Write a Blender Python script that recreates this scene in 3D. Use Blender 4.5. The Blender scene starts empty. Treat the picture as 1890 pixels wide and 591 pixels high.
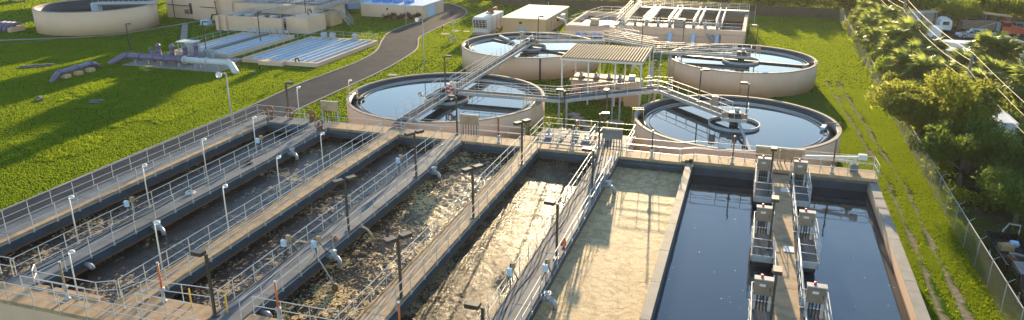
import bpy, math, random
import numpy as np
from mathutils import Vector, Matrix, Quaternion

# ------------------------------------------------------------------ camera, sky, sun, exposure
SC = bpy.context.scene
COL = SC.collection
CAM_Z = 23.0
PITCH, YAW, ROLL, FPX = 0.3395, -0.31, 0.0021, 1384.1
_fw = Vector((math.sin(YAW)*math.cos(PITCH), math.cos(YAW)*math.cos(PITCH), -math.sin(PITCH)))
_rt = Vector((math.cos(YAW), -math.sin(YAW), 0.0))
_dn = _fw.cross(_rt)
_c, _s = math.cos(ROLL), math.sin(ROLL)
_r2 = _rt*_c + _dn*_s
_d2 = _dn*_c - _rt*_s
cam_data = bpy.data.cameras.new('camera')
cam = bpy.data.objects.new('camera', cam_data)
COL.objects.link(cam)
_m = Matrix((( _r2.x, -_d2.x, -_fw.x), (_r2.y, -_d2.y, -_fw.y), (_r2.z, -_d2.z, -_fw.z)))
cam.rotation_mode = 'QUATERNION'
cam.rotation_quaternion = _m.to_quaternion()
cam.location = (0, 0, CAM_Z)
cam_data.sensor_width = 36.0
cam_data.lens = FPX/1890.0*36.0
cam_data.clip_start = 0.5
cam_data.clip_end = 3000
SC.camera = cam

SUN_AZ, SUN_EL = math.radians(-7.2), math.radians(9.4)     # azimuth measured from +Y towards +X
world = bpy.data.worlds.new('World')
SC.world = world
world.use_nodes = True
wn = world.node_tree.nodes
wn.clear()
sky = wn.new('ShaderNodeTexSky')
sky.sky_type = 'NISHITA'
sky.sun_disc = False
sky.sun_elevation = SUN_EL
sky.sun_rotation = SUN_AZ
sky.altitude = 0
sky.air_density = 1.0
sky.dust_density = 0.08
sky.ozone_density = 1.7
bg = wn.new('ShaderNodeBackground')
bg.inputs['Strength'].default_value = 0.135
wo = wn.new('ShaderNodeOutputWorld')
world.node_tree.links.new(sky.outputs[0], bg.inputs['Color'])
world.node_tree.links.new(bg.outputs[0], wo.inputs['Surface'])

sun_data = bpy.data.lights.new('sun', 'SUN')
sun_data.energy = 5.0
sun_data.angle = math.radians(0.6)
sun_data.color = (1.0, 0.76, 0.45)
sun = bpy.data.objects.new('sun', sun_data)
COL.objects.link(sun)
_sd = Vector((math.sin(SUN_AZ)*math.cos(SUN_EL), math.cos(SUN_AZ)*math.cos(SUN_EL), math.sin(SUN_EL)))
sun.rotation_mode = 'QUATERNION'
sun.rotation_quaternion = _sd.to_track_quat('Z', 'Y')
sun.location = (-20, 150, 40)

SC.view_settings.view_transform = 'Standard'
SC.view_settings.look = 'None'
SC.view_settings.exposure = 1.66
SC.view_settings.gamma = 1.0
SC.view_settings.use_curve_mapping = False
SC.render.engine = 'CYCLES'
SC.cycles.max_bounces = 6
SC.cycles.diffuse_bounces = 3
SC.cycles.glossy_bounces = 4
SC.cycles.transparent_max_bounces = 12

rng = random.Random(11)
nrng = np.random.default_rng(5)

# ------------------------------------------------------------------ materials
MATS = {}
def new_mat(name):
    m = bpy.data.materials.new(name)
    m.use_nodes = True
    MATS[name] = m
    nt = m.node_tree
    return m, nt, nt.nodes['Principled BSDF']

def pos_noise(nt, scale, detail=4.0, rough=0.55, stretch=None, dist=0.0):
    g = nt.nodes.new('ShaderNodeNewGeometry')
    src = g.outputs['Position']
    if stretch:
        mp = nt.nodes.new('ShaderNodeMapping')
        mp.inputs['Scale'].default_value = stretch
        nt.links.new(src, mp.inputs['Vector'])
        src = mp.outputs['Vector']
    n = nt.nodes.new('ShaderNodeTexNoise')
    n.inputs['Scale'].default_value = scale
    n.inputs['Detail'].default_value = detail
    n.inputs['Roughness'].default_value = rough
    n.inputs['Distortion'].default_value = dist
    nt.links.new(src, n.inputs['Vector'])
    return n.outputs['Fac']

def ramp(nt, fac, stops):
    r = nt.nodes.new('ShaderNodeValToRGB')
    while len(r.color_ramp.elements) < len(stops):
        r.color_ramp.elements.new(0.5)
    for e, (p, c) in zip(r.color_ramp.elements, stops):
        e.position = p
        e.color = (c[0], c[1], c[2], 1)
    nt.links.new(fac, r.inputs['Fac'])
    return r.outputs['Color']

def mixc(nt, fac, a, b, mode='MIX'):
    mx = nt.nodes.new('ShaderNodeMix')
    mx.data_type = 'RGBA'
    mx.blend_type = mode
    for sock, v in ((mx.inputs[0], fac), (mx.inputs[6], a), (mx.inputs[7], b)):
        if hasattr(v, 'node'):
            nt.links.new(v, sock)
        elif isinstance(v, (tuple, list)):
            sock.default_value = (v[0], v[1], v[2], 1)
        else:
            sock.default_value = v
    return mx.outputs[2]

def math_node(nt, op, a, b=None, c=None, clamp=False):
    n = nt.nodes.new('ShaderNodeMath')
    n.operation = op
    n.use_clamp = clamp
    for i, v in enumerate((a, b, c)):
        if v is None:
            continue
        if hasattr(v, 'node'):
            nt.links.new(v, n.inputs[i])
        else:
            n.inputs[i].default_value = v
    return n.outputs[0]

def add_bump(nt, bsdf, fac, strength, distance=0.02):
    b = nt.nodes.new('ShaderNodeBump')
    b.inputs['Strength'].default_value = strength
    b.inputs['Distance'].default_value = distance
    nt.links.new(fac, b.inputs['Height'])
    nt.links.new(b.outputs['Normal'], bsdf.inputs['Normal'])

def scale_c(c, k):
    return tuple(min(1.0, x*k) for x in c)

def surf(name, base, rough=0.7, metal=0.0, var=0.25, scale=1.2, bump=0.15, streak=0.0, stain=None, spec=0.5, bscale=14.0):
    """painted / mineral surface: blotches, optional vertical streaks and stain colour"""
    m, nt, b = new_mat(name)
    n1 = pos_noise(nt, scale, 5.0, 0.6)
    col = ramp(nt, n1, [(0.28, scale_c(base, 1-var)), (0.55, base), (0.78, scale_c(base, 1+var*0.6))])
    if stain:
        n2 = pos_noise(nt, scale*0.45, 6.0, 0.65, None, 0.4)
        f = ramp(nt, n2, [(0.52, (0, 0, 0)), (0.70, (0.75, 0.75, 0.75))])
        col = mixc(nt, f, col, stain)
    if streak:
        n3 = pos_noise(nt, 2.2, 4.0, 0.6, (1.6, 1.6, 0.12))
        f = ramp(nt, n3, [(0.50, (0, 0, 0)), (0.72, (streak, streak, streak))])
        col = mixc(nt, f, col, scale_c(base, 0.45))
    nt.links.new(col, b.inputs['Base Color'])
    b.inputs['Metallic'].default_value = metal
    b.inputs['Specular IOR Level'].default_value = spec
    n4 = pos_noise(nt, bscale, 4.0, 0.6)
    rr = ramp(nt, n4, [(0.3, (max(0, rough-0.1),)*3), (0.7, (min(1, rough+0.1),)*3)])
    nt.links.new(rr, b.inputs['Roughness'])
    if bump:
        add_bump(nt, b, n4, bump, 0.02)
    return m

surf('stucco', (0.68, 0.465, 0.325), 0.9, var=0.06, scale=0.4, bump=0.12, streak=0.07, stain=(0.59, 0.41, 0.28), spec=0.15)
surf('stucco_yellow', (0.55, 0.37, 0.20), 0.9, var=0.08, scale=0.5, bump=0.12, streak=0.08, spec=0.15)
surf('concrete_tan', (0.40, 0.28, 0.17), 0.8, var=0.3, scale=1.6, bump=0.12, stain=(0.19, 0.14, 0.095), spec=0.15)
surf('concrete_grey', (0.16, 0.165, 0.17), 0.75, var=0.22, scale=1.1, bump=0.12, stain=(0.095, 0.095, 0.095), spec=0.15)  # grey concrete, cooled to put the leftmost walkway's shade into the colour
surf('concrete_pale', (0.30, 0.265, 0.225), 0.75, var=0.2, scale=1.1, bump=0.12, stain=(0.19, 0.165, 0.14), spec=0.15)
surf('wall_coat', (0.05, 0.075, 0.10), 0.55, var=0.35, scale=1.0, bump=0.3, streak=0.5, stain=(0.05, 0.045, 0.04))
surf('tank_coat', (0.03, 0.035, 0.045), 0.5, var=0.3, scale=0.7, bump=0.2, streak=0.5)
surf('galvanised', (0.38, 0.38, 0.38), 0.7, 0.1, var=0.15, scale=3.0, bump=0.05, spec=0.2)
surf('aluminium', (0.50, 0.50, 0.50), 0.5, 0.3, var=0.08, scale=3.0, bump=0.0)
surf('grating', (0.12, 0.12, 0.12), 0.85, 0.0, var=0.2, scale=4.0, bump=0.06, bscale=40.0, spec=0.0)
surf('stainless', (0.27, 0.235, 0.20), 0.38, 0.6, var=0.2, scale=1.5, bump=0.05)
surf('bronze', (0.055, 0.047, 0.04), 0.45, 0.2, var=0.2, scale=4.0, bump=0.03)
surf('rust', (0.20, 0.085, 0.04), 0.8, var=0.4, scale=5.0, bump=0.2)
surf('orange_pipe', (0.50, 0.13, 0.04), 0.5, var=0.2, scale=4.0, bump=0.03)
surf('yellow_paint', (0.62, 0.40, 0.05), 0.5, var=0.2, scale=4.0, bump=0.03)
surf('red_paint', (0.55, 0.03, 0.025), 0.4, var=0.15, scale=4.0, bump=0.0)
surf('white_paint', (0.56, 0.55, 0.53), 0.5, var=0.07, scale=2.0, bump=0.03, streak=0.12)
surf('purple_paint', (0.145, 0.115, 0.20), 0.42, var=0.15, scale=2.0, bump=0.03)
surf('blue_paint', (0.06, 0.22, 0.55), 0.45, var=0.15, scale=2.0, bump=0.03)
surf('pale_blue_paint', (0.42, 0.56, 0.70), 0.5, var=0.1, scale=1.0, bump=0.05, streak=0.2)
surf('basin_blue', (0.30, 0.50, 0.68), 0.5, var=0.12, scale=0.6, bump=0.05)
surf('wire_metal', (0.16, 0.14, 0.12), 0.6, 0.2, var=0.05, scale=1.0, bump=0)
surf('pipe_grey', (0.36, 0.38, 0.40), 0.5, 0.2, var=0.2, scale=3.0, bump=0.05)
surf('dark_metal', (0.035, 0.035, 0.04), 0.5, 0.2, var=0.2, scale=3.0, bump=0.05)
surf('black_rubber', (0.02, 0.02, 0.02), 0.75, var=0.2, scale=4.0, bump=0.05)
surf('roof_sheet', (0.30, 0.225, 0.165), 0.75, 0.0, var=0.15, scale=0.9, bump=0.05, stain=(0.22, 0.16, 0.11), spec=0.08)
surf('roof_cream', (0.56, 0.46, 0.30), 0.7, var=0.12, scale=0.5, bump=0.1, stain=(0.5, 0.42, 0.3))
surf('wood_pole', (0.20, 0.17, 0.13), 0.85, var=0.25, scale=3.0, bump=0.3)
surf('bark', (0.15, 0.115, 0.085), 0.9, var=0.35, scale=3.0, bump=0.6)
surf('bark_pale', (0.30, 0.27, 0.23), 0.9, var=0.35, scale=3.0, bump=0.5)
surf('palm_bark', (0.17, 0.13, 0.09), 0.95, var=0.4, scale=5.0, bump=0.8)
surf('screen_fabric', (0.050, 0.045, 0.030), 0.9, var=0.3, scale=1.0, bump=0.2)
surf('trailer_white', (0.70, 0.70, 0.69), 0.45, var=0.08, scale=0.8, bump=0.03, streak=0.25, stain=(0.5, 0.46, 0.42))
surf('car_silver', (0.52, 0.56, 0.62), 0.25, 0.6, var=0.03, scale=1.0, bump=0)
surf('car_white', (0.74, 0.74, 0.74), 0.25, 0.0, var=0.03, scale=1.0, bump=0)
surf('car_blue', (0.10, 0.22, 0.30), 0.3, 0.2, var=0.05, scale=1.0, bump=0)
surf('car_red', (0.42, 0.06, 0.035), 0.3, 0.1, var=0.1, scale=1.0, bump=0)
surf('car_black', (0.012, 0.012, 0.014), 0.3, 0.0, var=0.2, scale=1.0, bump=0)
surf('plywood', (0.42, 0.27, 0.13), 0.8, var=0.25, scale=1.5, bump=0.1)
surf('maroon_leaf', (0.10, 0.018, 0.028), 0.6, var=0.5, scale=3.0, bump=0)

m, nt, b = new_mat('glass')
b.inputs['Base Color'].default_value = (0.02, 0.025, 0.03, 1)
b.inputs['Roughness'].default_value = 0.06
b.inputs['Specular IOR Level'].default_value = 0.8

m, nt, b = new_mat('lamp_lens')
b.inputs['Base Color'].default_value = (0.75, 0.76, 0.78, 1)
b.inputs['Roughness'].default_value = 0.15
b.inputs['Transmission Weight'].default_value = 0.3

# asphalt with worn, lighter wheel lanes and dark patches
m, nt, b = new_mat('asphalt')
n1 = pos_noise(nt, 0.35, 5, 0.6)
n2 = pos_noise(nt, 40.0, 3, 0.6)
col = ramp(nt, n1, [(0.3, (0.028, 0.034, 0.046)), (0.52, (0.042, 0.050, 0.064)), (0.75, (0.062, 0.068, 0.080))])
col = mixc(nt, 0.25, col, ramp(nt, n2, [(0.3, (0.02, 0.02, 0.02)), (0.7, (0.07, 0.07, 0.072))]))
n3 = pos_noise(nt, 0.6, 4, 0.6, (1.6, 0.25, 1.0))
col = mixc(nt, ramp(nt, n3, [(0.5, (0, 0, 0)), (0.7, (0.5, 0.5, 0.5))]), col, (0.03, 0.03, 0.033))
nt.links.new(col, b.inputs['Base Color'])
b.inputs['Roughness'].default_value = 0.9
b.inputs['Specular IOR Level'].default_value = 0.02
add_bump(nt, b, n2, 0.4, 0.01)

# lawn soil/thatch sheet with the two wheel ruts on the right
m, nt, b = new_mat('ground_turf')
n1 = pos_noise(nt, 0.10, 5, 0.6)
n2 = pos_noise(nt, 2.2, 5, 0.65)
col = ramp(nt, n1, [(0.32, (0.024, 0.072, 0.006)), (0.5, (0.040, 0.100, 0.008)), (0.68, (0.070, 0.115, 0.012))])
col = mixc(nt, 0.55, col, ramp(nt, n2, [(0.3, (0.025, 0.060, 0.006)), (0.6, (0.065, 0.11, 0.013)), (0.8, (0.12, 0.13, 0.03))]))
g = nt.nodes.new('ShaderNodeNewGeometry')
sp = nt.nodes.new('ShaderNodeSeparateXYZ')
nt.links.new(g.outputs['Position'], sp.inputs[0])
X, Y = sp.outputs[0], sp.outputs[1]
over = math_node(nt, 'MAXIMUM', math_node(nt, 'SUBTRACT', Y, 66.0), 0.0)
cx = math_node(nt, 'SUBTRACT', 12.78, math_node(nt, 'MULTIPLY', over, 0.058))
wob = math_node(nt, 'MULTIPLY', math_node(nt, 'SUBTRACT', pos_noise(nt, 0.35, 3), 0.5), 1.1)
dx = math_node(nt, 'ABSOLUTE', math_node(nt, 'SUBTRACT', math_node(nt, 'ADD', X, wob), cx))
rut = math_node(nt, 'ABSOLUTE', math_node(nt, 'SUBTRACT', dx, 0.62))
edge = math_node(nt, 'ADD', rut, math_node(nt, 'MULTIPLY', math_node(nt, 'SUBTRACT', pos_noise(nt, 0.7, 6, 0.7), 0.45), 1.0))
rf = nt.nodes.new('ShaderNodeMapRange')
rf.inputs['From Min'].default_value = 0.10
rf.inputs['From Max'].default_value = 0.42
rf.inputs['To Min'].default_value = 1.0
rf.inputs['To Max'].default_value = 0.0
nt.links.new(edge, rf.inputs['Value'])
far = nt.nodes.new('ShaderNodeMapRange')
far.inputs['From Min'].default_value = 100.0
far.inputs['From Max'].default_value = 112.0
far.inputs['To Min'].default_value = 1.0
far.inputs['To Max'].default_value = 0.0
nt.links.new(Y, far.inputs['Value'])
ff = math_node(nt, 'MULTIPLY', rf.outputs[0], far.outputs[0])
dirt = ramp(nt, pos_noise(nt, 3.5, 5, 0.65), [(0.3, (0.16, 0.13, 0.075)), (0.7, (0.36, 0.29, 0.20))])
col = mixc(nt, ff, col, dirt)
yard = nt.nodes.new('ShaderNodeMapRange')
yard.inputs['From Min'].default_value = 16.0
yard.inputs['From Max'].default_value = 19.0
nt.links.new(math_node(nt, 'ADD', X, math_node(nt, 'MULTIPLY', math_node(nt, 'SUBTRACT', pos_noise(nt, 0.3, 4), 0.5), 6.0)), yard.inputs['Value'])
col = mixc(nt, yard.outputs[0], col, ramp(nt, pos_noise(nt, 0.5, 5, 0.65), [(0.35, (0.035, 0.035, 0.02)), (0.65, (0.10, 0.085, 0.06))]))
nt.links.new(col, b.inputs['Base Color'])
b.inputs['Roughness'].default_value = 1.0
b.inputs['Specular IOR Level'].default_value = 0.0
add_bump(nt, b, n2, 0.8, 0.06)

def leaf_mat(name, stops, trans=(0.2, 0.3, 0.03), tf=0.4, scale=0.5, rough=0.65, spec=0.12, scale2=6.0):
    m, nt, b = new_mat(name)
    n1 = pos_noise(nt, scale, 5, 0.65)
    col = ramp(nt, n1, stops)
    n2 = pos_noise(nt, scale2, 2, 0.5)
    col = mixc(nt, 0.3, col, ramp(nt, n2, [(0.3, scale_c(stops[0][1], 0.7)), (0.7, scale_c(stops[-1][1], 1.2))]))
    nt.links.new(col, b.inputs['Base Color'])
    b.inputs['Roughness'].default_value = rough
    b.inputs['Specular IOR Level'].default_value = spec
    t = nt.nodes.new('ShaderNodeBsdfTranslucent')
    t.inputs['Color'].default_value = (trans[0], trans[1], trans[2], 1)
    mx = nt.nodes.new('ShaderNodeMixShader')
    mx.inputs[0].default_value = tf
    nt.links.new(b.outputs[0], mx.inputs[1])
    nt.links.new(t.outputs[0], mx.inputs[2])
    nt.links.new(mx.outputs[0], nt.nodes['Material Output'].inputs['Surface'])
    return m
leaf_mat('grass_blade', [(0.30, (0.026, 0.085, 0.005)), (0.48, (0.050, 0.130, 0.008)), (0.62, (0.080, 0.150, 0.012)), (0.76, (0.15, 0.160, 0.030))], (0.34, 0.45, 0.02), 0.46, 0.20, 0.8, 0.0, 0.9)
leaf_mat('leaf_oak', [(0.35, (0.038, 0.062, 0.012)), (0.55, (0.070, 0.095, 0.018)), (0.75, (0.12, 0.12, 0.026))], (0.40, 0.43, 0.06), 0.48, 0.6)
leaf_mat('leaf_dark', [(0.35, (0.020, 0.046, 0.012)), (0.55, (0.038, 0.068, 0.016)), (0.75, (0.065, 0.095, 0.020))], (0.18, 0.27, 0.03), 0.42, 0.6)
leaf_mat('leaf_bright', [(0.35, (0.050, 0.090, 0.010)), (0.55, (0.085, 0.12, 0.014)), (0.75, (0.12, 0.12, 0.020))], (0.32, 0.42, 0.03), 0.48, 0.6)
leaf_mat('leaf_palm', [(0.35, (0.045, 0.075, 0.020)), (0.55, (0.080, 0.110, 0.028)), (0.75, (0.12, 0.12, 0.040))], (0.40, 0.48, 0.09), 0.5, 0.8, 0.42, 0.4)
leaf_mat('leaf_far', [(0.35, (0.022, 0.048, 0.007)), (0.55, (0.055, 0.082, 0.012)), (0.78, (0.12, 0.12, 0.018))], (0.27, 0.33, 0.025), 0.42, 0.16)
leaf_mat('leaf_maroon', [(0.35, (0.035, 0.008, 0.012)), (0.6, (0.085, 0.014, 0.022)), (0.8, (0.05, 0.06, 0.02))], (0.16, 0.03, 0.03), 0.3, 1.5)

# aerated liquor: dark brown water, drifting foam, sun glints painted into the foam colour
def liquor(name, foam_glint_lo, foam_glint_hi, foam_glint_col, water_col, fscale, rough_w=0.08, rough_f=0.4, bump=0.5, crack=0.0, spec=0.5):
    m, nt, b = new_mat(name)
    n1 = pos_noise(nt, fscale, 7, 0.72, (1.0, 0.75, 1.0), 1.6)
    n1b = pos_noise(nt, fscale*3.1, 5, 0.7, None, 0.6)
    n2 = pos_noise(nt, fscale*0.10, 4, 0.6, None, 0.5)
    s = math_node(nt, 'ADD', math_node(nt, 'MULTIPLY', n1, 0.45), math_node(nt, 'ADD', math_node(nt, 'MULTIPLY', n1b, 0.27), math_node(nt, 'MULTIPLY', n2, 0.28)))
    f = ramp(nt, s, [(foam_glint_lo, (0, 0, 0)), (foam_glint_hi, (1, 1, 1))])
    n3 = pos_noise(nt, 11.0, 7, 0.8)
    fc = ramp(nt, n3, [(0.3, scale_c(foam_glint_col, 0.45)), (0.5, foam_glint_col), (0.7, scale_c(foam_glint_col, 1.3))])
    col = mixc(nt, f, water_col, fc)
    n4 = pos_noise(nt, 13.0, 9, 0.8, None, 0.4)
    hgt = n4
    if crack:
        g = nt.nodes.new('ShaderNodeNewGeometry')
        wv = nt.nodes.new('ShaderNodeTexNoise'); wv.inputs['Scale'].default_value = 1.3; wv.inputs['Detail'].default_value = 5
        nt.links.new(g.outputs['Position'], wv.inputs['Vector'])
        ad = nt.nodes.new('ShaderNodeVectorMath'); ad.operation = 'MULTIPLY_ADD'; ad.inputs[1].default_value = (2.6, 2.6, 0)
        nt.links.new(wv.outputs['Color'], ad.inputs[0]); nt.links.new(g.outputs['Position'], ad.inputs[2])
        vo = nt.nodes.new('ShaderNodeTexVoronoi'); vo.feature = 'DISTANCE_TO_EDGE'; vo.inputs['Scale'].default_value = 0.7
        nt.links.new(ad.outputs[0], vo.inputs['Vector'])
        e = math_node(nt, 'ADD', vo.outputs['Distance'], math_node(nt, 'MULTIPLY', math_node(nt, 'SUBTRACT', n3, 0.5), 0.35))
        cf = ramp(nt, e, [(0.0, (crack,)*3), (0.13, (0, 0, 0))])
        col = mixc(nt, cf, col, (0.17, 0.105, 0.045))
        hgt = math_node(nt, 'SUBTRACT', n4, math_node(nt, 'MULTIPLY', cf, 0.25))
    nt.links.new(col, b.inputs['Base Color'])
    nt.links.new(ramp(nt, s, [(foam_glint_lo, (rough_w,)*3), (foam_glint_hi, (rough_f,)*3)]), b.inputs['Roughness'])
    b.inputs['IOR'].default_value = 1.333
    b.inputs['Specular IOR Level'].default_value = spec
    add_bump(nt, b, hgt, bump, 0.07)
    return m
liquor('liquor_dark', 0.545, 0.580, (0.42, 0.29, 0.14), (0.012, 0.009, 0.006), 2.2, rough_w=0.10, rough_f=0.45, bump=0.3, spec=0.35)
liquor('liquor_mid', 0.512, 0.548, (0.56, 0.39, 0.175), (0.020, 0.014, 0.009), 3.0, rough_w=0.14, rough_f=0.5, bump=0.5, spec=0.16)  # golden foam tone brightened to paint in sun glints among the froth
liquor('liquor_froth', 0.500, 0.548, (0.24, 0.175, 0.10), (0.030, 0.023, 0.016), 3.2, rough_w=0.18, rough_f=0.45, bump=0.6, spec=0.07)
liquor('liquor_foam', 0.40, 0.50, (0.62, 0.46, 0.265), (0.40, 0.28, 0.14), 1.6, rough_w=0.55, rough_f=0.65, bump=0.7, crack=0.42, spec=0.12)

def still(name, colr, bump, bscale, rough=0.03, ior=1.5):
    m, nt, b = new_mat(name)
    b.inputs['Base Color'].default_value = (*colr, 1)
    b.inputs['Roughness'].default_value = rough
    b.inputs['IOR'].default_value = ior
    n = pos_noise(nt, bscale, 4, 0.55, (1.0, 0.7, 1.0))
    add_bump(nt, b, n, bump, 0.05)
still('clear_water', (0.012, 0.022, 0.030), 0.010, 1.6, 0.02)
still('dark_water', (0.020, 0.027, 0.037), 0.12, 0.9, 0.05, 1.7)

# chain-link cloth: see-through weave
m, nt, b = new_mat('chain_link')
b.inputs['Base Color'].default_value = (0.30, 0.30, 0.29, 1)
b.inputs['Metallic'].default_value = 0.4
b.inputs['Roughness'].default_value = 0.5
g = nt.nodes.new('ShaderNodeNewGeometry')
def wires(sx):
    sp = nt.nodes.new('ShaderNodeSeparateXYZ'); nt.links.new(g.outputs['Position'], sp.inputs[0])
    a = math_node(nt, 'ADD', math_node(nt, 'ADD', sp.outputs[0], sp.outputs[1]), math_node(nt, 'MULTIPLY', sp.outputs[2], sx))
    fr = math_node(nt, 'FRACT', math_node(nt, 'MULTIPLY', a, 9.0))
    return math_node(nt, 'LESS_THAN', fr, 0.12)
w = math_node(nt, 'MAXIMUM', wires(1.0), wires(-1.0))
tr = nt.nodes.new('ShaderNodeBsdfTransparent')
mx = nt.nodes.new('ShaderNodeMixShader')
nt.links.new(w, mx.inputs[0]); nt.links.new(tr.outputs[0], mx.inputs[1]); nt.links.new(b.outputs[0], mx.inputs[2])
nt.links.new(mx.outputs[0], nt.nodes['Material Output'].inputs['Surface'])

# ------------------------------------------------------------------ mesh helpers
class MB:
    def __init__(self):
        self.v, self.f = [], []
    def add(self, vs, fs):
        o = len(self.v)
        self.v.extend(vs)
        self.f.extend([tuple(i+o for i in q) for q in fs])
        return self
    def box(self, x0, x1, y0, y1, z0, z1):
        return self.add([(x0,y0,z0),(x1,y0,z0),(x1,y1,z0),(x0,y1,z0),(x0,y0,z1),(x1,y0,z1),(x1,y1,z1),(x0,y1,z1)],
                        [(3,2,1,0),(4,5,6,7),(0,1,5,4),(1,2,6,5),(2,3,7,6),(3,0,4,7)])
    def bev(self, x0, x1, y0, y1, z0, z1, b=0.03):
        """box with chamfered top edges and upright edges"""
        def ring(d, z):
            X0, X1, Y0, Y1 = x0+d, x1-d, y0+d, y1-d
            return [(X0+b,Y0,z),(X1-b,Y0,z),(X1,Y0+b,z),(X1,Y1-b,z),(X1-b,Y1,z),(X0+b,Y1,z),(X0,Y1-b,z),(X0,Y0+b,z)]
        vs = ring(0, z0)+ring(0, z1-b)+ring(b*0.8, z1)
        fs = [tuple(range(7,-1,-1)), tuple(range(16,24))]
        for k in (0, 8):
            for i in range(8):
                j = (i+1) % 8
                fs.append((k+i, k+j, k+8+j, k+8+i))
        return self.add(vs, fs)
    def obox(self, c, sx, sy, sz, rz=0.0):
        ca, sa = math.cos(rz), math.sin(rz)
        vs = []
        for z in (-sz/2, sz/2):
            for x, y in ((-sx/2,-sy/2),(sx/2,-sy/2),(sx/2,sy/2),(-sx/2,sy/2)):
                vs.append((c[0]+x*ca-y*sa, c[1]+x*sa+y*ca, c[2]+z))
        return self.add(vs, [(3,2,1,0),(4,5,6,7),(0,1,5,4),(1,2,6,5),(2,3,7,6),(3,0,4,7)])
    def beam(self, p, q, w, h):
        """rectangular bar from p to q, h measured along z"""
        p, q = Vector(p), Vector(q)
        d = (q-p).normalized()
        s = d.cross(Vector((0,0,1)))
        s = Vector((1,0,0)) if s.length < 1e-4 else s.normalized()
        u = s.cross(d).normalized()
        vs = []
        for a in (p, q):
            for i, j in ((-1,-1),(1,-1),(1,1),(-1,1)):
                vs.append(tuple(a + s*(i*w/2) + u*(j*h/2)))
        return self.add(vs, [(3,2,1,0),(4,5,6,7),(0,1,5,4),(1,2,6,5),(2,3,7,6),(3,0,4,7)])
    def tube(self, p, q, r, n=6, r2=None):
        return self.path([p, q], r, n, r2)
    def path(self, pts, r, n=6, r2=None):
        pts = [Vector(p) for p in pts]
        m = len(pts)
        vs, fs = [], []
        up = Vector((0,0,1))
        for k, p in enumerate(pts):
            d = (pts[min(k+1,m-1)]-pts[max(k-1,0)]).normalized()
            s = d.cross(up)
            if s.length < 0.05:
                s = d.cross(Vector((0,1,0)))
            s.normalize()
            u = s.cross(d)
            rad = r if r2 is None else r+(r2-r)*k/(m-1)
            if isinstance(r, (list, tuple)):
                rad = r[k]
            for i in range(n):
                a = 2*math.pi*i/n
                vs.append(tuple(p + s*(rad*math.cos(a)) + u*(rad*math.sin(a))))
        for k in range(m-1):
            for i in range(n):
                j = (i+1) % n
                fs.append((k*n+i, k*n+j, (k+1)*n+j, (k+1)*n+i))
        fs.append(tuple(range(n-1,-1,-1)))
        fs.append(tuple(range((m-1)*n, m*n)))
        return self.add(vs, fs)
    def lathe(self, prof, n=48, c=(0,0), a0=0.0, a1=None, closed=True):
        """profile [(r,z)] spun about the upright through c; closed profile loops back on itself"""
        full = a1 is None
        a1 = a0+2*math.pi if full else a1
        steps = n if full else n+1
        m = len(prof)
        vs = []
        for i in range(steps):
            a = a0+(a1-a0)*i/n
            for r, z in prof:
                vs.append((c[0]+r*math.cos(a), c[1]+r*math.sin(a), z))
        fs = []
        for i in range(n):
            j = (i+1) % steps
            for k in range(m if closed else m-1):
                l = (k+1) % m
                fs.append((i*m+k, j*m+k, j*m+l, i*m+l))
        if not full and closed:
            fs.append(tuple(range(m-1,-1,-1)))
            fs.append(tuple((steps-1)*m+k for k in range(m)))
        return self.add(vs, fs)
    def disc(self, c, r, z, n=64):
        return self.add([(c[0]+r*math.cos(2*math.pi*i/n), c[1]+r*math.sin(2*math.pi*i/n), z) for i in range(n)], [tuple(range(n))])
    def cyl(self, c, r, z0, z1, n=16):
        return self.tube((c[0],c[1],z0), (c[0],c[1],z1), r, n)
    def prism(self, poly, axis, a, b):
        """extrude a 2-D outline: axis 'x' poly=(y,z), 'y' poly=(x,z), 'z' poly=(x,y)"""
        n = len(poly)
        def P(p, t):
            return {'x': (t, p[0], p[1]), 'y': (p[0], t, p[1]), 'z': (p[0], p[1], t)}[axis]
        vs = [P(p, a) for p in poly]+[P(p, b) for p in poly]
        fs = [tuple(range(n-1,-1,-1)), tuple(range(n, 2*n))]
        for i in range(n):
            j = (i+1) % n
            fs.append((i, j, n+j, n+i))
        return self.add(vs, fs)
    def mesh(self, name, mat, smooth=False):
        me = bpy.data.meshes.new(name)
        me.from_pydata(self.v, [], self.f)
        me.materials.append(MATS[mat] if isinstance(mat, str) else mat)
        if smooth:
            me.polygons.foreach_set('use_smooth', [True]*len(me.polygons))
        me.validate()
        me.update()
        return me
    def build(self, name, mat, parent=None, smooth=False, world=True):
        """world=True: the coordinates are world ones although the parent stands elsewhere (unrotated)"""
        me = self.mesh(name, mat, smooth)
        bm_fix(me)
        off = Vector((0,0,0))
        q = parent
        while world and q is not None:
            off += Vector(q.location)
            q = q.parent
        return place(name, me, parent, tuple(-off))

import bmesh
def bm_fix(me):
    if len(me.polygons) > 20000:
        return
    bm = bmesh.new()
    bm.from_mesh(me)
    bmesh.ops.recalc_face_normals(bm, faces=bm.faces)
    bm.to_mesh(me)
    bm.free()

def place(name, me, parent=None, loc=(0,0,0), rz=0.0):
    o = bpy.data.objects.new(name, me)
    COL.objects.link(o)
    o.location = loc
    o.rotation_euler = (0, 0, rz)
    if parent is not None:
        o.parent = parent
    return o

def tag(o, label=None, cat=None, group=None, kind=None):
    if label: o['label'] = label
    if cat: o['category'] = cat
    if group: o['group'] = group
    if kind: o['kind'] = kind
    return o

def thing(name, label, cat, loc=(0,0,0), rz=0.0, group=None):
    o = bpy.data.objects.new(name, None)
    COL.objects.link(o)
    o.empty_display_size = 0.3
    o.location = loc
    o.rotation_euler = (0, 0, rz)
    return tag(o, label, cat, group)

def struct(name, mb, mat, parent=None):
    o = mb.build(name, mat, parent)
    if parent is None:
        o['kind'] = 'structure'
    return o

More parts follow.
